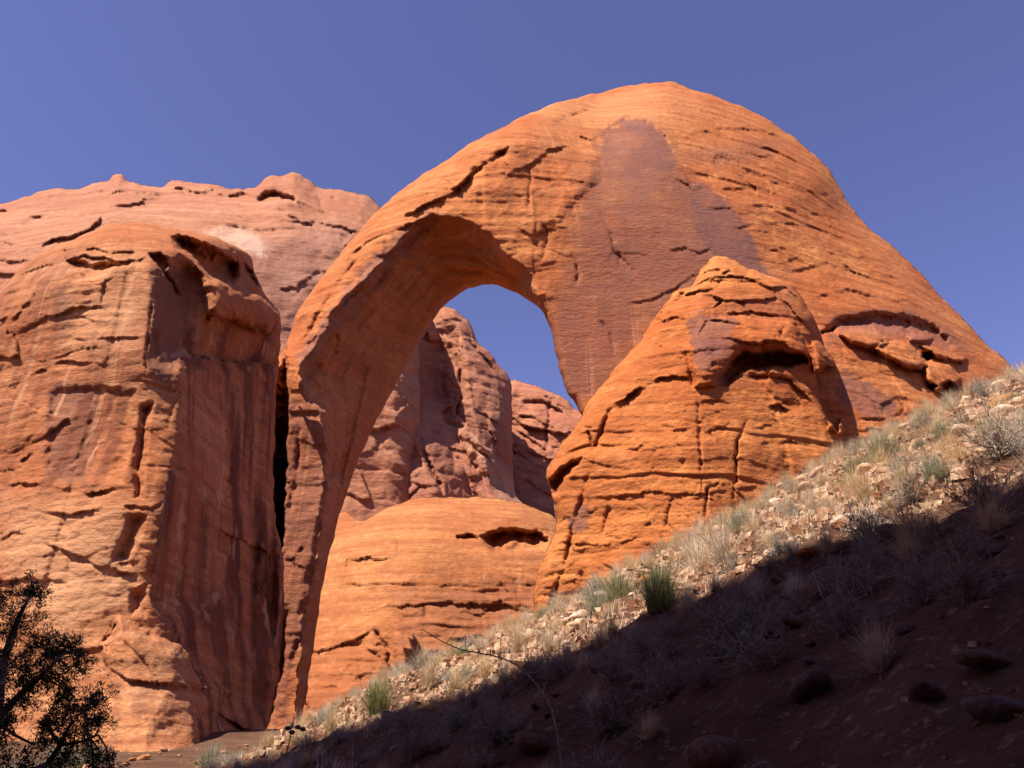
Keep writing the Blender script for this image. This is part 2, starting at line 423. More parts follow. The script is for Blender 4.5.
# --- far mesa, upper left
rock_body('mesa_cliff',
    [(-120, 222), (-60, 212), (0, 204), (40, 191), (82, 187), (92, 182), (108, 180), (113, 175), (122, 175), (127, 180), (150, 187), (164, 187), (172, 180), (200, 183), (238, 190), (256, 186), (264, 179), (272, 175), (282, 176), (292, 173), (300, 176),
     (311, 180), (322, 187), (345, 190), (368, 196), (382, 211), (395, 240), (420, 300), (420, 420), (400, 760), (-120, 760)],
    [(-100, 260, 195), (0, 240, 195), (120, 240, 190), (250, 240, 195), (350, 250, 200), (400, 400, 200), (0, 400, 180), (200, 400, 185), (300, 600, 182), (-100, 600, 175)],
    [('step', [(-20, 205), (0, 210), (12, 212)], 6, 6), ('recess', [(256, 200), (262, 192), (275, 190), (295, 197), (296, 205), (285, 203), (270, 205), (258, 204)], 9, 4, .5),
     ('recess', [(226, 196), (235, 191), (248, 192), (250, 197), (238, 199), (227, 199)], 5, 3, .3),
     ('step', [(40, 247), (60, 238), (85, 232), (97, 222), (105, 212)], 7, 9), ('step', [(-10, 262), (15, 262), (35, 259)], 3, 5), ('step', [(0, 243), (20, 246), (35, 243)], 3, 4),
     ('step', [(278, 289), (295, 288), (305, 277), (318, 268)], 4, 4), ('step', [(170, 188), (200, 190), (220, 188)], 5, 4), ('step', [(310, 190), (330, 196), (350, 200), (365, 210)], 3, 4),
     ('step', [(120, 196), (135, 190), (150, 192)], 4, 4), ('step', [(265, 212), (280, 210), (300, 220), (320, 230)], 2.5, 6), ('groove', [(316, 195), (322, 210), (335, 222)], 3, 3)],
    M_mesa, 'distant pinkish sandstone mesa with a rounded rim behind the cliff on the left', 'mesa', step=1.6, thick=150, thick_w=80, edge=(14, 30), rnd=[([(-120, 222), (0, 204), (120, 180), (250, 186), (380, 210)], 40, 90)],
    bed=.35, noise=(1.6, .55, .04, 1.3), scale=2.0, rough_amp=3.2, seed=1,
    masks=[(2, [(205, 232), (235, 228), (255, 233), (268, 250), (262, 258), (240, 250), (215, 243)], .75, 10), (0, [(250, 240), (340, 220), (380, 260), (330, 320), (290, 420), (240, 300)], .55, 30), (1, [(230, 250), (360, 240), (340, 330), (280, 330)], .35, 30)])

# --- ridge and peak behind the opening
rock_body('mesa_ridge', [(490, 400), (508, 384), (520, 381), (540, 387), (556, 393), (568, 401), (580, 412), (640, 430), (640, 745), (470, 745)],
    [(500, 400, 262), (560, 420, 255), (620, 450, 250), (500, 560, 240), (620, 560, 235)],
    [('step', [(520, 400), (545, 402), (565, 412)], 8, 5), ('step', [(518, 415), (540, 420), (560, 432)], 6, 5), ('step', [(515, 430), (535, 440), (552, 455)], 6, 5), ('step', [(512, 450), (530, 460)], 6, 4), ('groove', [(552, 400), (545, 430), (550, 470)], 4, 2)],
    M_peak, 'low layered red ridge on the right side of the view under the arch', 'ridge', step=1.4, thick=80, thick_w=40, edge=(12, 14), blocks=1.5, bed=.8, noise=(2.2, .9, .5, 1.2), scale=2.0, rough_amp=3, seed=2, strata_tilt=.35)
rock_body('mesa_peak',
    [(330, 430), (360, 400), (400, 350), (425, 325), (438, 309), (447, 307), (455, 309), (464, 317), (472, 330), (478, 342), (488, 350), (496, 362), (505, 372), (511, 386), (513, 420), (514, 470), (520, 500), (560, 545), (560, 745), (280, 745), (290, 500)],
    [(340, 440, 205), (400, 400, 212), (440, 320, 225), (480, 370, 226), (505, 400, 230), (505, 480, 225), (400, 480, 200), (340, 560, 190), (460, 470, 205), (540, 560, 195)],
    [('fold', [(436, 380), (424, 350), (410, 330)], .0, 1), ('step', [(455, 412), (468, 425), (480, 440), (495, 455), (508, 478)], -9, 16, 3),
     ('fold', [(438, 500), (430, 460), (416, 440), (410, 400), (405, 340)], .35, 34), ('fold', [(462, 500), (452, 450), (442, 420), (437, 380), (430, 345)], -.4, 30),
     ('groove', [(444, 495), (432, 470), (420, 440), (411, 430)], 7, 3), ('groove', [(459, 370), (461, 400), (458, 420)], 6, 1.6), ('groove', [(500, 478), (490, 462), (472, 445), (458, 425)], 4, 1.6),
     ('step', [(470, 330), (478, 350), (492, 366), (506, 384)], 5, 4), ('step', [(456, 325), (460, 345), (458, 370)], 6, 5), ('groove', [(370, 495), (375, 470), (378, 450)], 4, 3)],
    M_peak, 'dusky red cliff peak framed by the opening of the arch', 'cliff', step=1.3, thick=60, thick_w=40, edge=(10, 14), blocks=1.1, bed=.5, joints=.8, noise=(2.6, .5, .3, 1.2), scale=2.0, rough_amp=4, seed=3,
    masks=[(0, [(410, 345), (430, 350), (470, 400), (510, 420), (512, 480), (480, 440), (440, 420), (438, 500), (405, 500), (410, 430)], .3, 12), (2, [(345, 440), (370, 430), (376, 490), (346, 500)], .35, 20), (1, [(400, 340), (500, 380), (510, 480), (400, 480)], .25, 12),
           (2, [(455, 420), (500, 460), (545, 515), (500, 500)], .35, 8)])

# --- rounded dome behind the opening
rock_body('sandstone_dome',
    [(240, 540), (300, 535), (325, 520), (345, 512), (362, 520), (385, 508), (415, 499), (450, 497), (480, 497), (505, 500), (530, 506), (545, 512), (560, 522), (600, 560), (660, 660), (660, 800), (240, 800)],
    [(300, 560, 150), (330, 540, 148), (450, 500, 152), (420, 560, 138), (540, 530, 146), (330, 640, 132), (480, 640, 132), (600, 640, 135), (340, 760, 120), (560, 760, 122)],
    [('recess', [(478, 535), (500, 527), (540, 530), (552, 540), (545, 552), (510, 556), (492, 553), (482, 545)], 9, 6, .5), ('recess', [(456, 535), (470, 532), (480, 537), (478, 541), (465, 540), (457, 540)], 3.5, 3, .3),
     ('step', [(332, 552), (380, 549), (430, 551), (470, 556), (500, 565)], .8, 3), ('step', [(325, 585), (400, 583), (470, 586), (540, 583)], 1.0, 8), ('step', [(380, 607), (440, 603), (500, 605), (545, 612)], 1.6, 14), 
     ('step', [(330, 645), (360, 640), (388, 645), (400, 655), (470, 650)], 1.3, 8), ('groove', [(374, 628), (380, 640), (390, 650), (388, 665)], 3, 3), ('step', [(350, 680), (365, 673), (380, 672)], 1.2, 5),
     ('step', [(300, 655), (330, 648), (352, 640), (372, 630)], 1.8, 10), ('step', [(450, 640), (480, 636), (500, 645)], 2.5, 6), ('groove', [(415, 590), (425, 605), (428, 620)], 1.2, 3), ('groove', [(345, 520), (335, 535), (350, 530)], 2, 3)],
    M_dome, 'rounded tan sandstone dome at the foot of the view through the arch', 'dome', step=1.5, thick=70, thick_w=60, edge=(6, 16), rnd=[([(300, 535), (345, 512), (415, 499), (480, 497), (560, 522), (620, 600)], 22, 60)],
    noise=(1.0, .5, .3, .8), scale=1.25, rough_amp=2.0, seed=4,
    masks=[(0, [(390, 590), (545, 585), (545, 660), (400, 650)], .45, 20), (1, [(370, 555), (540, 555), (540, 590), (370, 590)], .35, 14), (0, [(415, 675), (430, 668), (445, 676), (440, 700), (415, 700)], .8, 5)])

# --- the arch itself
OPEN = [(318, 800), (299, 770), (302, 720), (310, 670), (318, 620), (324, 580), (330, 550), (338, 520), (347, 490), (359, 460), (372, 430), (388, 400), (404, 370), (418, 345), (431, 325), (446, 304), (464, 291), (484, 285), (505, 288), (522, 296), (537, 307), (547, 321)]
FRONT = [(290, 800), (290, 770), (294, 720), (300, 655), (307, 605), (317, 555), (323, 512), (326, 470), (325, 435), (312, 402), (298, 378), (306, 358), (320, 336), (331, 318), (345, 301), (362, 283), (380, 264), (402, 236), (426, 214), (447, 217), (478, 225), (503, 250), (526, 272), (538, 299), (546, 320)]
FRONT = [tuple(p) for p in rough(FRONT, 7.0, False, 9, 6.0)]
def soffit(U, V, Y):
    op = np.array(OPEN, float); tg = np.gradient(op, axis=0); tg /= np.linalg.norm(tg, axis=1)[:, None]
    far = op + np.c_[-tg[:, 1], tg[:, 0]] * 12
    ins = inside(U, V, [tuple(p) for p in far] + FRONT[::-1])
    d1 = pl_dist(U, V, FRONT)[0]; d2 = pl_dist(U, V, OPEN)[0]
    d2 = np.where(inside(U, V, OPEN + FRONT[::-1]), d2, 0); s = d1 / (d1 + d2 + 1e-6)
    tt = pl_dist(U, V, OPEN)[2]; grain = fbm(s * 5.5, tt * 5, tt * 0 + 3.3, 4, .6)
    narrow = ss(0, 30, d1 + pl_dist(U, V, OPEN)[0])
    return np.where(ins, Y + (4 + 9.5 * narrow) * np.power(s, .8) + 1.5 * grain * narrow * np.clip(4 * s * (1 - s), 0, 1), Y)
OUT_R = [(600, 92), (640, 84), (668, 82), (720, 97), (778, 127), (828, 168), (850, 206), (895, 250), (935, 290), (985, 342), (1015, 374), (1090, 470)]
rock_body('natural_arch',
    [(225, 800), (240, 740), (255, 680), (262, 620), (260, 560), (260, 500), (262, 440), (266, 400), (274, 365), (287, 342), (297, 312), (318, 282), (343, 250), (363, 226), (382, 206), (402, 189), (430, 170), (460, 150), (490, 133),
     (520, 118), (550, 105), (580, 97), (600, 93), (618, 88), (632, 85), (650, 83), (672, 82), (690, 88), (720, 98), (752, 111), (780, 128), (808, 149), (828, 169), (842, 190), (850, 206), (868, 226), (895, 249), (915, 268),
     (935, 290), (960, 316), (985, 342), (1005, 360), (1016, 374), (1060, 425), (1110, 500), (1110, 760), (620, 760), (620, 480), (596, 440), (576, 406), (568, 393), (562, 375), (556, 355), (553, 335)] + OPEN[::-1],
    [(240, 780, 86), (290, 700, 87), (300, 400, 88), (345, 265, 89), (430, 200, 89), (500, 180, 89), (620, 150, 90), (620, 350, 89), (590, 420, 88.5), (750, 150, 94), (760, 300, 90), (850, 260, 93), (900, 350, 89), (1000, 420, 90), (800, 450, 84), (1080, 600, 88), (640, 650, 84)],
    [('step', [(405, 215), (425, 205), (450, 195), (470, 175), (490, 158), (510, 145)], 3.2, 8), ('step', [(440, 190), (460, 188), (468, 178)], 2.5, 5), ('groove', [(470, 172), (490, 160), (506, 150)], 2.5, 4),
     ('step', [(345, 300), (365, 285), (383, 262), (410, 238), (428, 222)], 2.0, 6), ('step', [(360, 262), (380, 255), (400, 247), (425, 245)], 1.5, 5), ('step', [(302, 350), (318, 330), (335, 312)], 1.6, 5), 
     ('step', [(318, 282), (345, 262), (372, 238)], .9, 6), ('groove', [(365, 250), (340, 280), (320, 312), (300, 345)], 1.2, 3),
     # weathered front face of the right side
     ('step', [(660, 182), (672, 176), (690, 187), (684, 176)], 1.2, 4), ('step', [(670, 250), (685, 247), (700, 252), (712, 248)], .8, 3), ('step', [(630, 303), (650, 298), (670, 290), (690, 277), (700, 272)], .8, 3),
     ('groove', [(598, 210), (612, 235), (620, 262), (633, 280)], .6, 3), ('groove', [(614, 252), (625, 262), (636, 275)], .7, 2), ('groove', [(570, 250), (580, 275), (575, 285)], .6, 2.5), ('groove', [(540, 220), (548, 240), (540, 262)], .7, 3),
     ('groove', [(600, 320), (615, 345), (610, 360)], .5, 3), ('step', [(595, 125), (600, 180), (560, 220), (530, 240)], -1.0, 25, 8), ('step', [(600, 128), (625, 118), (655, 122), (668, 138), (676, 158)], 1.6, 14, 3),
     ('groove', [(528, 162), (530, 185), (529, 210)], .8, 3), ('step', [(500, 180), (520, 170), (550, 150), (570, 145)], 1.4, 8),
     # bedding of the dome
     ('step', [(688, 135), (720, 128), (760, 130), (785, 138)], 1.6, 6), ('step', [(740, 145), (765, 148), (785, 155)], 1.4, 5), ('step', [(690, 185), (730, 190), (780, 183), (830, 195)], .9, 6), ('step', [(700, 210), (750, 205), (800, 210), (845, 222)], .9, 5),
     ('step', [(730, 228), (780, 222), (830, 230), (870, 238)], .8, 5), ('step', [(760, 250), (800, 246), (850, 256), (890, 262)], .9, 6), ('step', [(780, 275), (830, 262), (880, 275), (915, 280)], .9, 6), ('step', [(800, 300), (850, 290), (900, 300), (940, 306)], .8, 6),
     ('step', [(655, 100), (690, 103), (720, 110)], .8, 5), ('step', [(560, 118), (600, 105), (640, 100)], .9, 6), ('step', [(840, 185), (848, 205), (862, 216)], 1.5, 5), ('step', [(665, 168), (668, 182), (672, 190)], 1, 4),
     # arched hollow and the slabs below it
     ('recess', [(821, 333), (836, 316), (862, 310), (900, 311), (935, 322), (962, 345), (950, 352), (925, 343), (900, 336), (872, 331), (846, 330), (832, 336)], 3.2, 10, .4),
     ('bulge', [(838, 333), (855, 327), (880, 331), (893, 340), (884, 346), (866, 351), (850, 343)], 2.6, 7), ('bulge', [(873, 349), (888, 341), (910, 342), (922, 355), (928, 364), (920, 371), (904, 366), (886, 357)], 2.8, 7),
     ('bulge', [(920, 345), (945, 350), (966, 359), (962, 363), (948, 360), (932, 358)], 2.2, 5), ('bulge', [(908, 334), (925, 333), (934, 338), (925, 343), (910, 342)], 2.0, 4), ('bulge', [(925, 362), (950, 362), (960, 378), (955, 395), (935, 392), (925, 380)], 2.4, 8),
     ('step', [(862, 351), (880, 349), (890, 342)], 3.2, 5), ('step', [(872, 351), (890, 360), (904, 367), (928, 372)], 3.4, 5), ('recess', [(922, 353), (932, 351), (936, 358), (928, 362), (921, 359)], 4, 2, .2), ('recess', [(940, 384), (950, 381), (961, 390), (955, 394), (943, 392)], 4, 2, .2),
     ('recess', [(924, 385), (933, 382), (938, 387), (930, 391)], 3.5, 2, .2), ('step', [(948, 356), (956, 361), (967, 362)], 2.4, 4), ('recess', [(821, 332), (838, 327), (834, 333), (822, 336)], 3.5, 2, .2),
     ('step', [(850, 378), (880, 372), (905, 380)], .6, 4), ('step', [(846, 415), (880, 418), (910, 412), (935, 405)], .9, 4), ('step', [(848, 432), (870, 428), (900, 432)], 1.4, 4), ('groove', [(898, 400), (905, 408), (900, 415)], .8, 2), ('groove', [(925, 400), (940, 412), (950, 420)], .8, 2),
     ('step', [(835, 442), (860, 438), (880, 440)], 1.8, 4), ('step', [(838, 455), (862, 452)], 1.5, 3),
     # leg
     ('recess', [(275, 345), (286, 338), (289, 380), (288, 440), (286, 500), (283, 545), (276, 560), (272, 500), (273, 400)], 11.5, 2.5, 0),
     ('bulge', [(298, 392), (308, 372), (330, 340), (352, 310), (376, 285), (392, 262), (376, 262), (352, 284), (330, 306), (312, 332), (296, 362)], 1.2, 5),
     ('groove', [(330, 318), (345, 302), (362, 284)], 1.2, 3), ('step', [(296, 392), (312, 372), (326, 352)], 1.8, 4), ('step', [(360, 292), (378, 282), (386, 266)], 2.2, 4), ('step', [(395, 232), (410, 222), (428, 218), (440, 224)], 2.2, 5),
     ('groove', [(300, 440), (296, 480), (286, 520)], 1.0, 4), ('groove', [(284, 350), (283, 420), (281, 480), (283, 540)], 3.5, 4), ('step', [(275, 560), (285, 552), (292, 558), (300, 545)], 2.2, 6), ('groove', [(312, 560), (300, 620), (290, 680)], .8, 4), ('step', [(288, 410), (300, 430), (300, 470)], 1.0, 6),
     ('groove', [(285, 610), (280, 660), (268, 720)], 1.4, 5), ('groove', [(330, 470), (315, 560), (302, 640)], 1.2, 4), ('groove', [(275, 660), (262, 740)], 1.0, 5)],
    M_arch, 'huge orange sandstone natural arch rising against the blue sky', 'rock arch', step=1.4, thick=13, thick_w=14, edge=(2.5, 9),
    rnd=[(OUT_R, 26, 150), ([(287, 342), (343, 250), (402, 189), (490, 133), (580, 97), (640, 84)], 7, 34)], blocks=.5, bed=.38, noise=(1.1, .30, .0, .9), rough_amp=2.2, seed=5, extra=soffit,
    calm=[([(600, 135), (665, 135), (700, 190), (745, 225), (775, 280), (720, 330), (640, 420), (560, 420), (548, 330), (560, 260), (590, 200)], .82, 30), (OPEN + FRONT[::-1], .35, 8)],
    masks=[(1, OPEN + FRONT[::-1], .18, 6), (2, OPEN + FRONT[::-1], .22, 10), (0, [(600, 132), (622, 120), (648, 120), (666, 134), (680, 165), (690, 182), (720, 205), (745, 225), (762, 262), (772, 278), (700, 300), (640, 330), (600, 400), (560, 400), (552, 330), (566, 250), (586, 190), (598, 150)], .78, 30),
           (0, [(688, 182), (702, 182), (724, 200), (742, 218), (754, 240), (768, 276), (716, 262), (700, 240), (690, 215)], 1.0, 4),
           (0, [(600, 132), (622, 120), (648, 120), (666, 134), (678, 160), (668, 175), (650, 170), (620, 190), (598, 160)], .95, 8),
           (0, [(690, 150), (735, 140), (790, 142), (770, 155), (720, 168), (690, 160)], .45, 14), (0, [(836, 316), (862, 310), (910, 312), (950, 330), (968, 352), (900, 338), (846, 334), (828, 350)], .7, 14),
           (0, [(840, 366), (850, 372), (862, 380), (880, 390), (894, 402), (897, 415), (870, 418), (848, 408), (840, 395)], .85, 5),
           (1, [(520, 150), (600, 110), (600, 200), (540, 240), (500, 200)], .35, 20), (1, [(262, 380), (318, 380), (322, 540), (300, 700), (230, 800), (260, 600)], .4, 20), (1, [(540, 300), (700, 300), (620, 420), (550, 400)], .4, 20),
           (0, [(298, 352), (330, 310), (372, 258), (400, 232), (430, 210), (440, 220), (390, 280), (330, 340), (305, 395)], .8, 9), (0, [(280, 400), (320, 400), (330, 470), (322, 540), (305, 620), (285, 720), (250, 740), (262, 600), (275, 480)], .7, 14),
           (2, [(540, 105), (640, 88), (700, 95), (700, 118), (600, 120), (540, 140)], .18, 20)])

# --- layered buttress in front of the right end
rock_body('rock_buttress',
    [(500, 690), (528, 640), (533, 610), (538, 572), (550, 545), (556, 510), (549, 486), (547, 468), (556, 452), (574, 430), (588, 402), (610, 374), (634, 346), (645, 330), (664, 306), (676, 292), (690, 286), (700, 272), (707, 264), (713, 256), (722, 256),
     (732, 260), (742, 266), (753, 271), (772, 276), (790, 283), (802, 296), (812, 316), (818, 336), (828, 350), (836, 362), (840, 386), (842, 412), (850, 440), (862, 470), (900, 560), (920, 800), (480, 800)],
    [(500, 740, 78), (545, 600, 78), (552, 480, 79), (600, 400, 80), (660, 320, 82.5), (716, 260, 85), (700, 400, 78), (700, 500, 75), (640, 600, 74), (830, 360, 83), (845, 440, 81.5), (800, 560, 78), (780, 330, 82), (880, 700, 79)],
    [ ('fold', [(716, 250), (700, 300), (692, 345), (694, 395), (704, 520), (690, 660), (690, 800)], .03, 150), ('fold', [(900, 640), (862, 500), (838, 440), (814, 400), (808, 350), (800, 300), (780, 270)], .12, 40), ('fold', [(560, 800), (566, 640), (572, 560), (590, 470), (640, 370)], .0, 1),
     # the big overhang
     ('recess', [(718, 388), (722, 374), (733, 356), (744, 349), (775, 350), (800, 351), (810, 357), (810, 366), (790, 369), (770, 371), (752, 372), (738, 378), (726, 388)], 5.0, 6, .5),
     ('bulge', [(695, 388), (690, 345), (700, 320), (740, 314), (795, 320), (806, 345), (812, 362), (780, 352), (742, 352), (728, 366), (716, 386)], 2.2, 20),
     ('step', [(655, 318), (672, 302), (690, 292), (715, 288)], 2.6, 5), ('groove', [(668, 318), (676, 300), (686, 292)], 2.6, 3), ('step', [(722, 272), (730, 270), (736, 275)], 1.6, 3), ('step', [(712, 310), (722, 300), (738, 300), (745, 303)], 1.8, 4),
     ('step', [(700, 283), (722, 280), (760, 280), (795, 290)], 1.3, 3), ('step', [(728, 313), (752, 311), (780, 316)], 1.4, 4), ('step', [(700, 275), (712, 270), (722, 268)], 1.4, 4),
     ('step', [(640, 326), (655, 318), (668, 322), (680, 316)], 2.0, 4), ('groove', [(808, 300), (816, 318), (820, 336)], 3, 3), ('step', [(795, 330), (808, 335), (822, 338)], 2.2, 4),
     # left flank hollows
     ('step', [(613, 405), (625, 398), (640, 388), (655, 380), (672, 375), (690, 378)], 3.6, 6), ('groove', [(683, 345), (690, 365), (694, 388)], 1.6, 4),
     ('recess', [(548, 480), (560, 466), (575, 458), (584, 456), (580, 466), (568, 480), (560, 496), (552, 500)], 4.5, 8, .3), ('groove', [(586, 430), (590, 440), (592, 446)], 2, 2), ('groove', [(612, 405), (606, 420), (598, 440), (592, 452)], 1.6, 3), ('step', [(575, 426), (584, 425), (592, 427)], 1.8, 3),
     ('step', [(597, 388), (610, 384), (622, 386)], 1.4, 3), ('step', [(640, 345), (655, 343), (665, 347)], 1.2, 3), ('step', [(604, 330), (620, 345)], .5, 3), ('step', [(612, 455), (635, 447), (650, 440)], 1.3, 4),
     # right cleft and hanging rib
     ('recess', [(813, 372), (826, 366), (838, 368), (842, 380), (840, 410), (838, 436), (826, 420), (818, 400)], 8.0, 3, .0), ('bulge', [(812, 340), (826, 344), (838, 362), (838, 376), (824, 380), (813, 372)], 4.2, 8), ('bulge', [(824, 412), (836, 412), (850, 430), (840, 434), (828, 430)], 2.5, 5),
     ('step', [(812, 366), (826, 380), (838, 378)], 2.5, 5), 
     # bedding ledges on the lower wall
     ('step', [(742, 378), (760, 375), (790, 378), (800, 390), (812, 402)], 2.2, 4), ('step', [(768, 408), (778, 404), (788, 412)], 2.2, 3), ('step', [(700, 432), (720, 428), (750, 430), (775, 424)], .9, 3), ('step', [(640, 430), (665, 425), (690, 428)], .9, 3),
     ('step', [(600, 500), (650, 490), (700, 495), (760, 486)], 1.0, 4), ('step', [(760, 445), (790, 440), (820, 446)], 1.0, 4), ('step', [(560, 540), (600, 545), (650, 536)], .9, 4), ('step', [(720, 520), (760, 512), (800, 500)], .9, 4), ('step', [(690, 405), (710, 400), (735, 403)], .9, 3),
     ('groove', [(703, 520), (708, 490), (722, 480)], 1.4, 2), ('groove', [(735, 516), (735, 470), (738, 440), (748, 415)], 1.8, 1.8), ('groove', [(697, 396), (700, 430), (702, 470), (704, 500)], 1.0, 2), ('groove', [(580, 615), (585, 590), (582, 570)], 1.2, 2.5), ('groove', [(612, 480), (608, 510), (600, 540)], .8, 2.5),
     ('step', [(600, 560), (615, 572), (622, 580)], 1.4, 4), ('groove', [(538, 640), (552, 600), (566, 560), (575, 520), (590, 470)], 1.6, 3), ('step', [(570, 618), (590, 612), (600, 620)], 1.2, 4), ('groove', [(660, 545), (668, 520), (672, 500)], .8, 2)],
    M_butt, 'bright orange layered sandstone buttress with a shadowed overhang, before the right foot of the arch', 'rock buttress', step=1.3, thick=13, thick_w=22, edge=(3.5, 12),
    rnd=[([(547, 468), (588, 402), (634, 346), (688, 288), (716, 255), (790, 283), (828, 350), (850, 440)], 3, 22)], noise=(1.35, .42, .30, .7), rough_amp=4.0, seed=6, blocks=1.25, bed=.55, joints=.6,
    masks=[(0, [(688, 318), (700, 314), (736, 318), (733, 340), (732, 352), (712, 362), (700, 376), (694, 350)], .85, 4), (0, [(576, 508), (586, 502), (592, 512), (588, 528), (576, 532), (569, 522)], .8, 5), (0, [(738, 350), (775, 350), (812, 355), (812, 366), (760, 372), (720, 388), (722, 374)], .45, 10),
           (0, [(695, 300), (790, 292), (800, 320), (720, 312)], .3, 12)])

# --- near cliff, left
CORNER = [(210, 800), (196, 752), (190, 700), (170, 640), (150, 600), (156, 545), (166, 490), (175, 440), (179, 400), (178, 370), (187, 344), (202, 318), (222, 300), (214, 262), (205, 240)]
rock_body('cliff_wall',
    [(-130, 330), (-60, 300), (-10, 296), (20, 270), (45, 252), (75, 238), (110, 224), (140, 222), (165, 226), (190, 231), (215, 237), (235, 246), (250, 256), (254, 270), (262, 290), (270, 300), (279, 312), (281, 330), (278, 370),
     (276, 400), (275, 440), (274, 480), (276, 520), (283, 560), (284, 610), (278, 680), (262, 760), (262, 830), (-130, 830)],
    [(-120, 400, 64), (-120, 800, 56), (0, 320, 59), (0, 500, 56), (0, 750, 52), (90, 250, 57), (90, 400, 56), (120, 600, 53), (120, 750, 50), (150, 350, 55), (160, 500, 54), (240, 250, 62), (280, 330, 67), (283, 480, 67), (250, 600, 60), (220, 760, 51), (260, 700, 62)],
    [('fold', CORNER, .125, 100),
     # brown facet right of the upper corner
     ('fold', [(144, 375), (145, 350), (150, 325), (151, 285), (145, 256)], .12, 34, 1), ('groove', [(145, 372), (146, 350), (150, 325), (151, 290)], .8, 1.8),
     # cap overhang and its cavity
     ('recess', [(170, 236), (180, 232), (205, 240), (228, 254), (240, 262), (240, 278), (234, 287), (222, 284), (208, 276), (190, 262), (176, 250)], 4.6, 9, .2),
     ('bulge', [(196, 262), (212, 276), (236, 286), (262, 296), (280, 314), (270, 334), (245, 326), (222, 318), (208, 322), (206, 300), (200, 280)], 2.6, 14),
     ('step', [(200, 322), (210, 312), (222, 318), (244, 327), (268, 334), (281, 318)], 3.6, 30, 2), ('recess', [(146, 254), (160, 252), (170, 258), (172, 266), (164, 272), (155, 264)], 1.8, 3, .3), ('groove', [(160, 266), (170, 280), (182, 298)], 1.4, 2.5),
     ('step', [(62, 262), (85, 255), (120, 262), (150, 256)], 1.8, 4), ('recess', [(64, 262), (78, 258), (92, 262), (115, 262), (128, 266), (112, 272), (95, 280), (84, 281), (72, 270)], 1.6, 6, .5), ('step', [(84, 250), (96, 248), (108, 252)], 1.4, 3),
     ('step', [(118, 242), (128, 238), (138, 242)], 1.4, 3), ('step', [(110, 252), (140, 252)], 1.2, 3), ('recess', [(242, 262), (254, 270), (262, 290), (252, 286), (244, 276)], 2.5, 4, .2),
     ('step', [(168, 228), (176, 232), (182, 230)], 1.6, 3),
     # ledges of the lit face
     ('step', [(0, 486), (20, 482), (60, 488), (90, 494), (125, 486)], 1.3, 4), ('step', [(30, 510), (70, 514), (105, 508)], .9, 4), ('step', [(70, 340), (110, 338), (140, 336)], .9, 4), ('step', [(60, 310), (85, 318), (110, 322)], .7, 4), ('step', [(30, 375), (60, 362), (90, 362), (110, 365)], .9, 6), 
     ('step', [(20, 462), (34, 452), (38, 446)], 1.1, 4), ('recess', [(48, 392), (58, 384), (110, 384), (138, 388), (134, 430), (126, 486), (60, 484), (42, 470)], .45, 9, 0), ('step', [(40, 540), (80, 556), (100, 566), (140, 560)], .9, 6), ('step', [(0, 540), (12, 532), (24, 532)], .6, 4),
     ('step', [(10, 320), (30, 300), (45, 280)], .6, 6),
     # jagged shoulder strip between lit face and shaded wall
     ('recess', [(138, 402), (158, 400), (150, 430), (148, 470), (145, 500), (134, 500), (128, 470), (136, 430)], 1.3, 12, 0), ('recess', [(128, 512), (150, 512), (140, 545), (130, 566), (106, 566), (118, 540)], 1.0, 14, 0), ('recess', [(128, 590), (150, 580), (148, 620), (128, 618)], .8, 12, 0),
     ('step', [(125, 505), (150, 508), (162, 500)], 1.2, 4), ('step', [(108, 568), (140, 575), (160, 570)], 1.2, 4),
     # fallen shoulder at the foot
     ('bulge', [(104, 640), (118, 616), (150, 632), (182, 644), (200, 668), (230, 690), (216, 720), (200, 760), (150, 780), (108, 760), (112, 700), (104, 660)], 3.6, 22), ('fold', [(140, 770), (152, 720), (170, 686), (182, 650)], .05, 40, 1),
     ('step', [(108, 668), (130, 680), (170, 684), (230, 692)], 1.3, 10), ('recess', [(102, 640), (118, 616), (120, 628), (110, 655)], 1.8, 4, 0), ('fold', [(200, 770), (190, 735), (200, 705), (212, 690)], .06, 40, 1),
     # shaded wall ribs
     ('groove', [(215, 600), (225, 500), (232, 400), (236, 340)], .8, 7), ('groove', [(245, 690), (252, 600), (256, 480), (262, 360)], 1.2, 6), ('groove', [(236, 690), (244, 620), (246, 560)], .8, 3), ('groove', [(272, 640), (270, 540), (276, 440), (278, 340)], 1.8, 5),
     ('step', [(248, 545), (262, 548), (270, 556), (268, 575), (262, 590)], 1.4, 10)],
    M_left, 'sheer orange cliff streaked with dark varnish, left of the arch', 'cliff', step=1.4, thick=3.5, thick_w=20, edge=(2.5, 8),
    rnd=[([(-60, 300), (20, 270), (75, 238), (140, 222), (215, 237), (250, 256)], 6, 50)], noise=(.95, .26, .03, .7), rough_amp=2.4, seed=8, blocks=.55, bed=.15, joints=.4,
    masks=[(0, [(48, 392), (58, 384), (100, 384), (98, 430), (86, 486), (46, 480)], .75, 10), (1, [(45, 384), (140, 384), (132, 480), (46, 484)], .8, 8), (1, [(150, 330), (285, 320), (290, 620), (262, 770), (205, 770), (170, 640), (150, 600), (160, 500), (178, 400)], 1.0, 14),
           (0, [(150, 270), (190, 262), (205, 300), (180, 350), (175, 390), (145, 370), (150, 320)], .7, 8), (0, [(50, 290), (70, 285), (72, 330), (56, 340)], .6, 10), (1, [(-20, 260), (140, 250), (150, 384), (110, 500), (-20, 500)], .5, 20),
           (2, [(70, 300), (145, 290), (140, 360), (60, 350)], .25, 30), (2, [(0, 500), (125, 500), (140, 600), (60, 640), (0, 560)], .35, 40), (0, [(128, 686), (165, 688), (150, 710), (132, 715)], .6, 8), (1, [(0, 560), (120, 580), (110, 760), (0, 700)], .2, 30)])

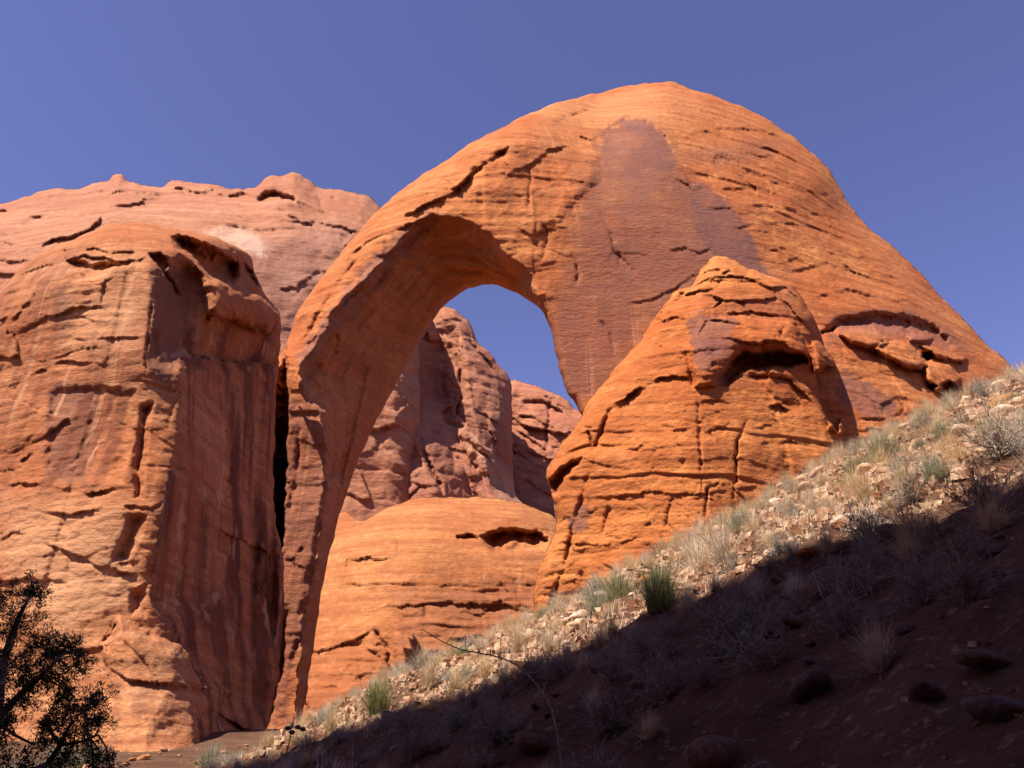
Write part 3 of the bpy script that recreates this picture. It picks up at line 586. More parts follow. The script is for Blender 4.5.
# ------------------------------------------------------------------ ground
def smin(a, b, k): 
    h = np.clip(.5 + .5 * (b - a) / k, 0, 1); return b * (1 - h) + a * h - k * h * (1 - h)
def smax(a, b, k): return -smin(-a, -b, k)
def crest_y(x): return 16.6 + .8 * perlin(x / 5.0 + .3, x * 0 + .5, x * 0 + .2) + .5 * perlin(x / 1.7, x * 0 + 3.5, x * 0)
def ground_h(x, y):
    x = np.asarray(x, float); y = np.asarray(y, float)
    xc = smin(x, 30 + x * 0, 4.0)
    yc = crest_y(x)
    A = -1.6 + .49 * xc + .24 * smin(y, yc, .8)
    n = .34 * fbm(x / 4.1, y / 4.1, x * 0 + .7, 3) + .13 * fbm(x / .8, y / .8, x * 0 + 2.7, 4, .62)
    near = np.clip(np.hypot(x, y) / 3.0, 0, 1)
    A = A + n * near - .62 * np.clip(y - yc, 0, None)
    Fz = -4 + .09 * np.clip(y, -20, 62) + .5 * fbm(x / 16, y / 16, x * 0 + 5.2, 3)
    return smax(A, Fz, .8)

def axis(lo, hi, step, far):
    core = np.arange(lo, hi, step); out = []; s = step; p = hi
    up = []; 
    while p < far: up.append(p); s *= 1.16; p += s
    dn = []; s = step; p = lo - step
    while p > -far: dn.append(p); s *= 1.16; p -= s
    return np.r_[dn[::-1], core, up]
gx = axis(-8, 14, .055, 3000); gy = axis(3, 18.5, .055, 3000)
GX, GY = np.meshgrid(gx, gy); GZ = ground_h(GX, GY)
nyy, nxx = GX.shape
I = np.arange(nyy * nxx).reshape(nyy, nxx)
gq = np.c_[I[:-1, :-1].ravel(), I[:-1, 1:].ravel(), I[1:, 1:].ravel(), I[1:, :-1].ravel()]
m, nt, b = new_mat('talus_soil'); g = NT(nt)
n1 = g.noise(g.coord(), .6, 6, .6); n2 = g.noise(g.coord(), 9, 6, .75); n3 = g.vor(g.coord(), 14)
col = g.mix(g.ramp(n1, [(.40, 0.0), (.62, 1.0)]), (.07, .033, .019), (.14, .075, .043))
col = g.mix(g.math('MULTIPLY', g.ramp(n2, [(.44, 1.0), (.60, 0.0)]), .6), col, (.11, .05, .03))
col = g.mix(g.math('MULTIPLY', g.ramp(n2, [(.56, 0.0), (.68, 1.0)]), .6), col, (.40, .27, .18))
nt.links.new(col, b.inputs['Base Color']); b.inputs['Roughness'].default_value = .95; b.inputs['Specular IOR Level'].default_value = .1
nt.links.new(g.bump(n3, .5, .04, g.bump(n2, .7, .06)), b.inputs['Normal'])
M_soil = m
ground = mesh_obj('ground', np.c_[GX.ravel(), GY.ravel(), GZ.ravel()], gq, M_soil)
tag(ground, kind='structure')

def hit(u, v):
    """where the line of sight towards (u, v) meets the slope"""
    a = (u - 512.0) / F_PX; bb = (384.0 - v) / F_PX
    d = np.array([a, CP - bb * SP, SP + bb * CP])
    t = np.arange(3, 40, .02); P = t[:, None] * d
    h = ground_h(P[:, 0], P[:, 1]); k = np.nonzero(P[:, 2] < h)[0]
    if not len(k): return None
    x, y, z = P[k[0]]; return float(x), float(y), float(z), float(t[k[0]])
def gh(x, y): return float(ground_h(np.array([x]), np.array([y]))[0])
def seen(x, y, z):
    t = y * CP + z * SP
    return 512 + F_PX * x / t, 384 - F_PX * (-y * SP + z * CP) / t

# ------------------------------------------------------------------ canyon wall behind the viewpoint (it throws the shade on the slope)
E1 = np.array([5.0, 6.3]); E2 = np.array([-3.5, 14.3]); ts = np.array(to_sun)
K = 46.0; dirE = (E2 - E1) / np.linalg.norm(E2 - E1); nrm2 = np.array([-dirE[1], dirE[0]])
if nrm2 @ ts[:2] < 0: nrm2 = -nrm2
xs = np.arange(-75, 26, .8); rows = []
prof = [(-2.5, 0), (-2.0, .25), (-1.2, .5), (-.8, .8), (0, 1.0), (3, 1.03), (9, 1.05), (20, 1.0), (26, .6), (30, 0)]
for s_ in xs:
    e = E1 + dirE * s_
    z0 = gh(*e); top = np.array([e[0], e[1], z0]) + K * ts
    tall = 1 + 1.5 * float(ss(0, 1, np.float32((-16 - s_) / 14)))  # unseen stretch made taller to block sky light from the shaded slope
    row = []
    for k_, (o, hh) in enumerate(prof):
        nn = 1.1 * float(fbm(np.float32(s_ / 7), np.float32(k_ * .7), np.float32(.5), 4, .55)) if 0 < k_ < 9 else 0
        q_ = top[:2] + nrm2 * (o + (nn if k_ != 4 else 0)); zz = -9 + (top[2] + 9) * hh * tall
        if k_ == 4: zz += .9 * nn
        row.append((q_[0], q_[1], zz))
    rows.append(row)
R_ = np.array(rows); nr, nc = R_.shape[:2]; I = np.arange(nr * nc).reshape(nr, nc)
wq = [tuple(map(int, q)) for q in np.c_[I[:-1, :-1].ravel(), I[:-1, 1:].ravel(), I[1:, 1:].ravel(), I[1:, :-1].ravel()]]
wq += [tuple(map(int, I[0])), tuple(map(int, I[-1][::-1]))]
w_ = mesh_obj('canyon_wall', R_.reshape(-1, 3), wq, M_left, smooth=False)
tag(w_, 'sandstone canyon wall standing behind the viewpoint', 'cliff')

# ------------------------------------------------------------------ stones
def simple_mat(name, c1, c2, scale=6, rough=.9, bump=.5, dist=.03, detail=6, lo=.4, hi=.62, per_obj=0.0):
    m, nt, b = new_mat(name); g = NT(nt)
    n = g.noise(g.coord(), scale, detail, .65)
    col = g.mix(g.ramp(n, [(lo, 0.0), (hi, 1.0)]), c1, c2)
    if per_obj:
        oi = g.n.new('ShaderNodeObjectInfo'); hs = g.n.new('ShaderNodeHueSaturation')
        mr = g.n.new('ShaderNodeMapRange'); mr.inputs['To Min'].default_value = 1 - per_obj; mr.inputs['To Max'].default_value = 1 + per_obj
        g.lk(oi.outputs['Random'], mr.inputs['Value']); g.lk(mr.outputs[0], hs.inputs['Value'])
        mr2 = g.n.new('ShaderNodeMapRange'); mr2.inputs['To Min'].default_value = .75; mr2.inputs['To Max'].default_value = 1.2
        wn_ = g.n.new('ShaderNodeTexWhiteNoise'); wn_.noise_dimensions = '1D'; g.lk(oi.outputs['Random'], wn_.inputs['W'])
        g.lk(wn_.outputs['Value'], mr2.inputs['Value']); g.lk(mr2.outputs[0], hs.inputs['Saturation'])
        g.lk(col, hs.inputs['Color']); col = hs.outputs[0]
    nt.links.new(col, b.inputs['Base Color']); b.inputs['Roughness'].default_value = rough; b.inputs['Specular IOR Level'].default_value = .15
    if bump: nt.links.new(g.bump(n, bump, dist), b.inputs['Normal'])
    return m
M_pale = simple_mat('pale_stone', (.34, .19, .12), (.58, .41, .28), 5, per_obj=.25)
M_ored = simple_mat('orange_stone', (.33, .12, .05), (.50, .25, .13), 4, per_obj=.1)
M_brown_shaded = simple_mat('brown_shaded_stone', (.09, .05, .034), (.17, .10, .07), 4, per_obj=.15)  # brown rocks, and stones in shadow with the shade put into their colour

import bmesh
def stone_mesh(name, seed, sub=3, flat=.7, ang=.5):
    bm = bmesh.new(); bmesh.ops.create_icosphere(bm, subdivisions=sub, radius=1.0)
    rr = np.random.RandomState(seed); P = np.array([v.co[:] for v in bm.verts])
    # chop with a handful of planes for broken faces
    for k in range(9):
        n = rr.normal(size=3); n /= np.linalg.norm(n); dd = rr.uniform(.55, .85)
        s_ = P @ n; over = np.clip(s_ - dd, 0, None); P -= n * over[:, None] * (.9 * ang + .1)
    s_ = fbm(P[:, 0] * 1.3 + seed, P[:, 1] * 1.3, P[:, 2] * 1.3, 4, .55); P *= (1 + .22 * s_)[:, None]
    P *= np.array([rr.uniform(.9, 1.3), rr.uniform(.75, 1.0), flat * rr.uniform(.75, 1.1)])
    for v, p in zip(bm.verts, P): v.co = p
    me = bpy.data.meshes.new(name); bm.to_mesh(me); bm.free()
    me.polygons.foreach_set('use_smooth', np.ones(len(me.polygons), bool)); return me
stones = [stone_mesh('stone', i, 3 if i < 3 else 2, .72, [.2, .8, .6, .8, .4, .7, .9, .3][i]) for i in range(8)]
def put_stone(x, y, r, mesh_i, mat, label, group=None, rz=0.0, sink=.3, name='stone', sz=1.0):
    me = stones[mesh_i]
    key = me.name + mat.name
    if key not in put_stone.cache:
        c = me.copy(); c.name = 'stone'; c.materials.clear(); c.materials.append(mat); put_stone.cache[key] = c
    o = bpy.data.objects.new(name, put_stone.cache[key]); COL.objects.link(o)
    o.scale = (r, r, r * sz); o.rotation_euler = (random.uniform(-.3, .3), random.uniform(-.3, .3) - .25, rz)
    o.location = (x, y, gh(x, y) + r * .6 * sz * (1 - 2 * sink))
    tag(o, label, 'rock' if r > .2 else 'stone', group); return o
put_stone.cache = {}
random.seed(11); rs = np.random.RandomState(5)

def at_px(u, v): 
    h = hit(u, v)
    while h is None: v += 4; h = hit(u, v)
    return h
taken = []
def note_stone(u, v, wpx, mi, mat, label, sz=1.0, name='boulder'):
    x, y, z, t = at_px(u, v); r = wpx * t / F_PX / 2 / 1.1
    taken.append((x, y, r * 1.6)); return put_stone(x, y, r, mi, mat, label, None, random.uniform(0, 6), .28, name, sz)
note_stone(808, 556, 36, 1, M_ored, 'flat orange-topped boulder just above the shadow edge on the slope', .55)
note_stone(780, 582, 24, 0, M_brown_shaded, 'smooth round brown rock at the shadow edge below the orange boulder', 1.1)
note_stone(852, 470, 22, 2, M_brown_shaded, 'dark brown rock beside the sage bush near the skyline', .6)
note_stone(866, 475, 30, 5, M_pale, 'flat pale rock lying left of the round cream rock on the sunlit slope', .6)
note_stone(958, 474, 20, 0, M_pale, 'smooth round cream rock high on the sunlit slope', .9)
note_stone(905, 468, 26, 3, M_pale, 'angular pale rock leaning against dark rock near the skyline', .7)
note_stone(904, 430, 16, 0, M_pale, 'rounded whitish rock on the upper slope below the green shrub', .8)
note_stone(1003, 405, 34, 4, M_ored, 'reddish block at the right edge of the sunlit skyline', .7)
note_stone(832, 590, 62, 0, M_brown_shaded, 'large dark round boulder in the shade at the shadow edge', .85)
note_stone(985, 665, 60, 3, M_brown_shaded, 'large dim reddish boulder in the shade at the lower right', .7)
note_stone(998, 720, 80, 5, M_brown_shaded, 'biggest dim boulder, at the lower right corner of the shaded slope', .6)
note_stone(930, 700, 50, 6, M_brown_shaded, 'dim angular boulder left of the two biggest shaded boulders', .6)
note_stone(998, 552, 22, 2, M_brown_shaded, 'dim rock in the shade below the bush at the right edge', .9)
note_stone(640, 690, 26, 7, M_brown_shaded, 'dim rounded rock in the middle of the shaded slope', .8)
note_stone(505, 655, 22, 4, M_brown_shaded, 'dim small rock under the dry grass by the bare stem', .8)
note_stone(430, 752, 26, 6, M_brown_shaded, 'dim rock low in the shade near the bottom edge', .7)

def edge_y(x):   # northing of the shadow edge on the slope at easting x
    t = (x - E1[0]) / (E2[0] - E1[0]); return E1[1] + t * (E2[1] - E1[1])
def free(x, y, r):
    return all((x - a) ** 2 + (y - b_) ** 2 > (r + c) ** 2 * .6 for a, b_, c in taken)
def in_view(x, y, pad=20):
    u, v = seen(x, y, gh(x, y)); return -pad < u < 1024 + pad and v < 768 + pad
n_l = n_s = 0; tries = 0
while (n_l < 240 or n_s < 60) and tries < 9000:
    tries += 1
    x = rs.uniform(-7, 13.5); y = rs.uniform(3.8, 17.5)
    if not in_view(x, y): continue
    if y > crest_y(np.array([x]))[0] + .6: continue
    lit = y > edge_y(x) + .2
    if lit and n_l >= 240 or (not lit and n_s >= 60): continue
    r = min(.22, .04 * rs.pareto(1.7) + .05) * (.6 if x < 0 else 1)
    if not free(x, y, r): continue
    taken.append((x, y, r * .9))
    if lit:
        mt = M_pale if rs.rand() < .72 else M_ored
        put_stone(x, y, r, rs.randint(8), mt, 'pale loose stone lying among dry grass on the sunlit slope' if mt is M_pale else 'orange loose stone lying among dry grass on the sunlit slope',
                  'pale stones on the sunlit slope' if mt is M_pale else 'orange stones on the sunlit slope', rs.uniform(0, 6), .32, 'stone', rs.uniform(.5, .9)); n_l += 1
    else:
        put_stone(x, y, r * .8, rs.randint(8), M_brown_shaded, 'dim brown stone lying on the shaded slope', 'brown stones on the shaded slope', rs.uniform(0, 6), .25, 'stone', rs.uniform(.6, 1.0)); n_s += 1  # inside the shadow stones take the darker colour, shade painted in

# debris at the foot of the left cliff
for i in range(90):
    uu = rs.uniform(85, 262); Yd = rs.uniform(26, 49.5); xx = (uu - 512) / F_PX * Yd / 1.1
    put_stone(xx, Yd, min(.38, .07 + .09 * rs.pareto(2)), rs.choice([1, 3, 5, 6]), M_ored, 'orange fallen block at the foot of the streaked cliff', 'fallen blocks at the foot of the cliff', rs.uniform(0, 6), .2, 'fallen_block', .8)

# uncountable gravel
def scatter_gravel():
    cube = np.array([(x, y, z) for x in (-1, 1) for y in (-1, 1) for z in (-1, 1)], float)
    cf = np.array([(0, 1, 3, 2), (4, 6, 7, 5), (0, 4, 5, 1), (2, 3, 7, 6), (0, 2, 6, 4), (1, 5, 7, 3)])
    V = []; Fc = []; n = 0
    X = rs.uniform(-9, 19, 150000); Yg = rs.uniform(2.5, 18, 150000); Z = ground_h(X, Yg)
    tt = Yg * CP + Z * SP; u = 512 + F_PX * X / tt; v = 384 - F_PX * (-Yg * SP + Z * CP) / tt
    dens = ss(-.3, .25, perlin(X / 2.2, Yg / 2.2, X * 0 + 9))
    ok = (u > -160) & (u < 1420) & (v < 900) & (rs.rand(150000) < (.1 + dens) * np.where(Yg > E1[1] + (X - E1[0]) / (E2[0] - E1[0]) * (E2[1] - E1[1]), 1.0, .07))  # pale gravel thinned inside the shadow, so the shaded ground is toned darker
    X, Yg, Z = X[ok], Yg[ok], Z[ok]
    for x, y, z in zip(X, Yg, Z):
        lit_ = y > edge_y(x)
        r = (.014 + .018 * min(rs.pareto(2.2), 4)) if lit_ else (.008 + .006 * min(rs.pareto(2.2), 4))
        P = cube * rs.uniform(.45, 1.1, (8, 3)); a = rs.uniform(0, 6.3); c, s_ = math.cos(a), math.sin(a)
        P = P @ np.array([[c, -s_, 0], [s_, c, 0], [0, 0, .7]])
        V.append(P * r + (x, y, z + r * .3)); Fc.append(cf + 8 * n); n += 1
    return np.concatenate(V), np.concatenate(Fc)
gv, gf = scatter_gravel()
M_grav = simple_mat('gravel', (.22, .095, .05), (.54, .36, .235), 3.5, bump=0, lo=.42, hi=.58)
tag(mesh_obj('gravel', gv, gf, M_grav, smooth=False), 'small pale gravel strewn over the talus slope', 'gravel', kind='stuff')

# ------------------------------------------------------------------ plants
def leaf_mat(name, c1, c2, trans=.25, scale=1.2, per_obj=.12):
    m = simple_mat(name, c1, c2, scale, .8, 0, per_obj=per_obj)
    nt = m.node_tree; b = nt.nodes['Principled BSDF']; src = b.inputs['Base Color'].links[0].from_socket
    tr = nt.nodes.new('ShaderNodeBsdfTranslucent'); mx = nt.nodes.new('ShaderNodeMixShader'); mx.inputs[0].default_value = trans
    nt.links.new(src, tr.inputs['Color']); out = nt.nodes['Material Output']
    nt.links.new(b.outputs[0], mx.inputs[1]); nt.links.new(tr.outputs[0], mx.inputs[2]); nt.links.new(mx.outputs[0], out.inputs['Surface'])
    return m
M_straw = leaf_mat('dry_straw', (.48, .34, .19), (.74, .59, .40), scale=9)
M_grey = leaf_mat('grey_twigs', (.24, .19, .15), (.46, .38, .30), .1, 8)
M_sage = leaf_mat('sage_green', (.24, .23, .14), (.44, .41, .27), .2, 8)
M_green = leaf_mat('shrub_green', (.17, .17, .08), (.33, .32, .17), .2, 8)
M_wood = simple_mat('bark', (.08, .05, .035), (.20, .14, .10), 20)
M_jun = leaf_mat('juniper_green', (.028, .036, .014), (.075, .080, .030), .1, 6)

def blades(n, spread, height, width, lean, rr, seg=3, base_r=.08, droop=.25):
    """n tapering blades as one array of quads"""
    a = rr.uniform(0, 2 * np.pi, n); ln = np.abs(rr.normal(0, lean, n)); L = height * rr.uniform(.55, 1.1, n)
    br = base_r * np.sqrt(rr.rand(n)); ba = rr.uniform(0, 2 * np.pi, n)
    B = np.c_[br * np.cos(ba), br * np.sin(ba), np.zeros(n)]
    V = []; w = width * rr.uniform(.6, 1.3, n); sa = a + np.pi / 2 + rr.uniform(-.7, .7, n)
    side = np.c_[np.cos(sa), np.sin(sa), np.zeros(n)]
    for k in range(seg + 1):
        f = k / seg; ang = ln * (1 + droop * 3 * f)
        P = B + np.c_[np.cos(a) * np.sin(ang), np.sin(a) * np.sin(ang), np.cos(ang)] * (L * f)[:, None]
        ww = (w * (1 - f * .85) / 2)[:, None]; V += [P - side * ww, P + side * ww]
    V = np.stack(V, 1).reshape(-1, 3); K_ = 2 * (seg + 1)
    q = np.concatenate([np.array([[2 * k, 2 * k + 1, 2 * k + 3, 2 * k + 2]]) for k in range(seg)])
    F_ = (q[None] + (np.arange(n) * K_)[:, None, None]).reshape(-1, 4)
    return V, F_
def merge(parts):
    V = []; F_ = []; n = 0
    for v, f in parts: V.append(v); F_.append(f + n); n += len(v)
    return np.concatenate(V), np.concatenate(F_)
def tube(P, R, sides=5):
    P = np.asarray(P, float); n = len(P); R = np.broadcast_to(R, n)
    T = np.gradient(P, axis=0); T /= np.linalg.norm(T, axis=1)[:, None] + 1e-9
    ref = np.array([.31, .52, .79]); S = np.cross(T, ref); S /= np.linalg.norm(S, axis=1)[:, None] + 1e-9; Q = np.cross(T, S)
    a = np.arange(sides) / sides * 2 * np.pi
    V = (P[:, None] + (S[:, None] * np.cos(a)[None, :, None] + Q[:, None] * np.sin(a)[None, :, None]) * R[:, None, None]).reshape(-1, 3)
    F_ = [[i * sides + j, i * sides + (j + 1) % sides, (i + 1) * sides + (j + 1) % sides, (i + 1) * sides + j] for i in range(n - 1) for j in range(sides)]
    return V, np.array(F_)

rr = np.random.RandomState(21)
def twig_shrub(seed, n=70, r=.5, h=.55):
    rr = np.random.RandomState(seed); parts = []
    for i in range(n):
        a = rr.uniform(0, 6.28); el = rr.uniform(.25, 1.5); L = rr.uniform(.6, 1.0)
        d = np.array([math.cos(a) * math.cos(el) * r, math.sin(a) * math.cos(el) * r, math.sin(el) * h]) * L
        P = [np.zeros(3)]
        for k in range(1, 5): P.append(d * k / 4 + rr.normal(0, .025, 3) * k / 2)
        parts.append(tube(P, np.linspace(.008, .0025, 5), 3))
        for j in range(7):
            s_ = P[rr.randint(2, 5)]; e = s_ + d * .22 + rr.normal(0, .09, 3)
            parts.append(tube([s_, (s_ + e) / 2 + rr.normal(0, .012, 3), e], [.0035, .003, .0018], 3))
    return merge(parts)
proto = {}
def plant_proto(kind, name, parts_):
    proto[kind] = []
    for variant in parts_:
        ms = []
        for pname, (v, f), mat in variant:
            o = mesh_obj(pname, v, f, mat, smooth=False); ms.append(o.data); bpy.data.objects.remove(o)
        proto[kind].append(ms)
def twigs_core(seed, r, h, n=14):
    rr = np.random.RandomState(seed); parts = []
    for i in range(n):
        a = rr.uniform(0, 6.28); el = rr.uniform(.6, 1.4)
        d = np.array([math.cos(a) * math.cos(el) * r, math.sin(a) * math.cos(el) * r, math.sin(el) * h])
        parts.append(tube([(0, 0, -.03), d * .4 + rr.normal(0, .02, 3), d * .8], [.008, .005, .003], 4))
    return merge(parts)
plant_proto('grass', 'grass', [[('blades', merge([blades(330, 0, .62, .0075, .42, np.random.RandomState(s)), blades(120, 0, .34, .009, .8, np.random.RandomState(s + 50))]), M_straw)] for s in range(5)])
plant_proto('grey', 'grey', [[('twigs', twig_shrub(40 + s), M_grey)] for s in range(3)])
plant_proto('sage', 'sage', [[('foliage', merge([blades(750, 0, .55, .010, .62, np.random.RandomState(60 + s), base_r=.16, droop=.05)]), M_sage), ('stem', twigs_core(70 + s, .45, .5), M_wood)] for s in range(3)])
plant_proto('green', 'green', [[('foliage', merge([blades(800, 0, .60, .009, .50, np.random.RandomState(80 + s), base_r=.14, droop=.02)]), M_green), ('stem', twigs_core(90 + s, .4, .5), M_wood)] for s in range(3)])
NAMES = {'grass': ('grass_tuft', 'grass'), 'grey': ('desert_shrub', 'shrub'), 'sage': ('sage_bush', 'shrub'), 'green': ('green_shrub', 'shrub')}
def put_plant(kind, x, y, s, label, group=None, sz=1.0, lean=None):
    nm, cat = NAMES[kind]; var = proto[kind][random.randrange(len(proto[kind]))]
    if len(var) == 1: root = bpy.data.objects.new(nm, var[0]); COL.objects.link(root)
    else:
        root = bpy.data.objects.new(nm, None); root.empty_display_size = .1; COL.objects.link(root)
        for me, pn in zip(var, ('foliage', 'stem')):
            c = bpy.data.objects.new(pn, me); COL.objects.link(c); c.parent = root
    root.location = (x, y, gh(x, y) - .02); root.scale = (s, s, s * sz)
    root.rotation_euler = (random.uniform(-.08, .08), random.uniform(-.14, .02), random.uniform(0, 6.28))
    tag(root, label, cat, group); taken_p.append((x, y, s * .3)); return root
taken_p = []
def note_plant(kind, u, v, hpx, label, sz=1.0):
    x, y, z, t = at_px(u, v); s = hpx * t / F_PX / (.55 * sz); return put_plant(kind, x, y, s, label, None, sz)
note_plant('green', 660, 612, 48, 'tall green shrub half in shade where the shadow edge crosses mid slope')
note_plant('green', 378, 715, 32, 'light green shrub low on the slope in front of the sandstone dome', .9)
note_plant('green', 945, 442, 22, 'small yellow-green shrub near the skyline at the upper right')
note_plant('sage', 885, 462, 32, 'grey-green sage bush on the skyline before the foot of the arch', .8)
note_plant('sage', 858, 475, 22, 'smaller grey-green sage just left of the skyline sage bush', .8)
note_plant('sage', 742, 532, 26, 'grey-green sage at mid skyline against the orange buttress', .8)
note_plant('sage', 618, 600, 30, 'grey-green sage beside the tall shrub, left of it on the skyline', .8)
note_plant('sage', 600, 612, 26, 'low sage bush left of the others at the foot of the buttress', .8)
note_plant('grey', 872, 545, 40, 'broad bluish grey shrub just above the shadow edge', .8)
note_plant('grass', 915, 540, 44, 'wide pale dry grass clump beside the bluish grey shrub', .8)
note_plant('grey', 985, 520, 50, 'dense grey-brown shrub at the right edge touching the shadow', .9)
note_plant('grey', 1000, 460, 46, 'tall grey twiggy bush near the right edge of the slope', .9)
note_plant('grey', 925, 432, 20, 'small grey twiggy bush on the skyline by the arch foot')
note_plant('grey', 782, 515, 14, 'tiny grey twiggy bush on the skyline above the orange boulder')
note_plant('grass', 700, 575, 50, 'big beige grass clump right of the tall green shrub')
note_plant('grass', 725, 565, 50, 'bushy straw coloured clump between the tall green shrub and the orange boulder')
note_plant('grass', 520, 652, 32, 'bright straw clump on the skyline beside the tip of the bare stem')
note_plant('grass', 430, 688, 32, 'bright straw clump in front of the sandstone dome, right of the green shrub')
note_plant('grass', 330, 732, 24, 'low straw clump at the left end of the sunlit strip')
note_plant('grey', 738, 650, 60, 'dark bushy shrub in the shade below the tall green shrub')
note_plant('grey', 970, 600, 50, 'dark bushy shrub in the shade below the right edge shrub')
cnt = {'grass': 0, 'grey': 0, 'sage': 0, 'dark': 0}; tries = 0
while tries < 6000 and (cnt['grass'] < 290 or cnt['grey'] < 40 or cnt['sage'] < 22 or cnt['dark'] < 110):
    tries += 1
    x = rs.uniform(-7, 13.5); y = rs.uniform(4.5, 18)
    if rs.rand() < .45: y = float(crest_y(np.array([x]))[0]) - rs.uniform(-.6, 2.2)
    if not in_view(x, y, 40) or y > crest_y(np.array([x]))[0] + .8: continue
    lit = y > edge_y(x) + .1
    s = rs.uniform(.35, .85)
    if any((x - a) ** 2 + (y - b_) ** 2 < (c + s * .16) ** 2 for a, b_, c in taken_p): continue
    if lit:
        k = rs.choice(['grass', 'grey', 'sage'], p=[.78, .17, .05])
        if cnt[k] >= {'grass': 290, 'grey': 40, 'sage': 22}[k]: continue
        lab = {'grass': ('straw coloured dry grass tuft on the sunlit stony slope', 'dry grass tufts on the sunlit slope'), 'grey': ('small grey leafless shrub on the sunlit stony slope', 'grey shrubs on the sunlit slope'),
               'sage': ('small grey-green bush on the sunlit stony slope', 'sage bushes on the sunlit slope')}[k]
        put_plant(k, x, y, s * (.8 if k != 'grass' else 1), lab[0], lab[1], rs.uniform(.7, 1.0)); cnt[k] += 1
    else:
        if cnt['dark'] >= 110: continue
        k = rs.choice(['grass', 'grey', 'grey']); put_plant(k, x, y, s * .8, 'dim dry tuft growing on the shaded slope' if k == 'grass' else 'dim twiggy shrub growing on the shaded slope',
            'dry tufts on the shaded slope' if k == 'grass' else 'twiggy shrubs on the shaded slope', rs.uniform(.7, 1.0)); cnt['dark'] += 1
for i in range(26):      # the scrub goes on beyond the right edge of the view
    x = rs.uniform(11, 20); y = rs.uniform(6, 16.5)
    if in_view(x, y, 0): continue
    put_plant('grass' if i % 3 else 'grey', x, y, rs.uniform(.5, .9), 'dry tuft farther up the slope beyond the right edge' if i % 3 else 'grey shrub farther up the slope beyond the right edge', 'scrub farther up the slope', .9)
# bushes in the wash at the foot of the left cliff
for (u, Yd, s) in ((20, 30, 2.4), (60, 34, 2.6), (95, 38, 2.0), (-10, 28, 2.6), (215, 36, 2.2), (238, 34, 2.0), (225, 24, 1.4), (250, 22, 1.2), (200, 27, 1.2), (236, 28, 1.6), (165, 33, .9), (262, 25, 1.2)):
    xx = (u - 512) / F_PX * Yd / .95 * .87; put_plant('sage', xx, Yd, s, 'large pale green bush in the wash below the streaked cliff', 'bushes in the wash')
# fine ground-cover grass
parts = []
X = rs.uniform(-7, 18, 7500); Yg = rs.uniform(4, 17.5, 7500)
u_, v_ = seen(X, Yg, ground_h(X, Yg)); ok = (u_ > -160) & (u_ < 1400) & (v_ < 860) & ((Yg > edge_y(X)) | (Yg > 8.5)) & (perlin(X / 1.6, Yg / 1.6, X * 0 + 3) > -.12) & (rs.rand(len(X)) < np.where(Yg > edge_y(X), 1, .2))  # straw cut back within the shadow edge to deepen the shade by colour
bl, bf = blades(9, 0, .16, .008, .6, np.random.RandomState(3), seg=2, base_r=.06)
Zg = ground_h(X, Yg)
for x, y, z in zip(X[ok], Yg[ok], Zg[ok]):
    a = rs.uniform(0, 6.3); s_ = rs.uniform(.6, 1.6); R3 = np.array([[math.cos(a), -math.sin(a), 0], [math.sin(a), math.cos(a), 0], [0, 0, 1]])
    parts.append((bl @ R3 * s_ + (x, y, z - .01), bf))
tag(mesh_obj('dry_grass_cover', *merge(parts), M_straw, smooth=False), 'thin short dry grass covering the stony slope', 'grass', kind='stuff')

# bare arching stem
def px3(u, v, Y): return np.array(world_pt(float(u), float(v), float(Y)))
def spline(P, n=8):
    P = [np.array(p, float) for p in P]; out = []
    for i in range(len(P) - 1):
        a, b_ = P[i], P[i + 1]; pa = P[i - 1] if i else a; pb = P[i + 2] if i + 2 < len(P) else b_
        for t in np.arange(n) / n: out.append(.5 * (2 * a + (b_ - pa) * t + (2 * pa - 5 * a + 4 * b_ - pb) * t * t + (3 * a - pa - 3 * b_ + pb) * t ** 3))
    out.append(P[-1]); return np.array(out)
h0 = at_px(562, 800)
P = spline([np.array(h0[:3]) - (0, 0, .05), px3(561, 765, h0[1] + .05), px3(557, 730, h0[1] + .3), px3(548, 702, h0[1] + .7), px3(533, 680, h0[1] + 1.1), px3(515, 664, h0[1] + 1.5), px3(492, 656, h0[1] + 1.9), px3(462, 650, h0[1] + 2.3), px3(441, 641, h0[1] + 2.7), px3(424, 630, h0[1] + 3.0)])
P += .012 * np.c_[fbm(P[:, 0] * 3, P[:, 1] * 3, P[:, 2] * 3, 3), fbm(P[:, 1] * 3, P[:, 2] * 3, P[:, 0] * 3, 3), fbm(P[:, 2] * 3, P[:, 0] * 3, P[:, 1] * 3 + 4, 3)]
M_stem = simple_mat('dead_stem', (.12, .08, .055), (.24, .17, .12), 20)
tw = [tube(P, np.linspace(.010, .004, len(P)), 6)]
for i in (22, 34, 45, 55, 62):
    d = rr.normal(0, .05, 3); tw.append(tube([P[i], P[i] + d * .6 + (0, 0, .03), P[i] + d * 1.3 + (0, 0, .07)], [.004, .003, .0015], 4))
tag(mesh_obj('bare_stem', *merge(tw), M_stem), 'long thin leafless stem arching up from the shaded slope', 'dead branch')

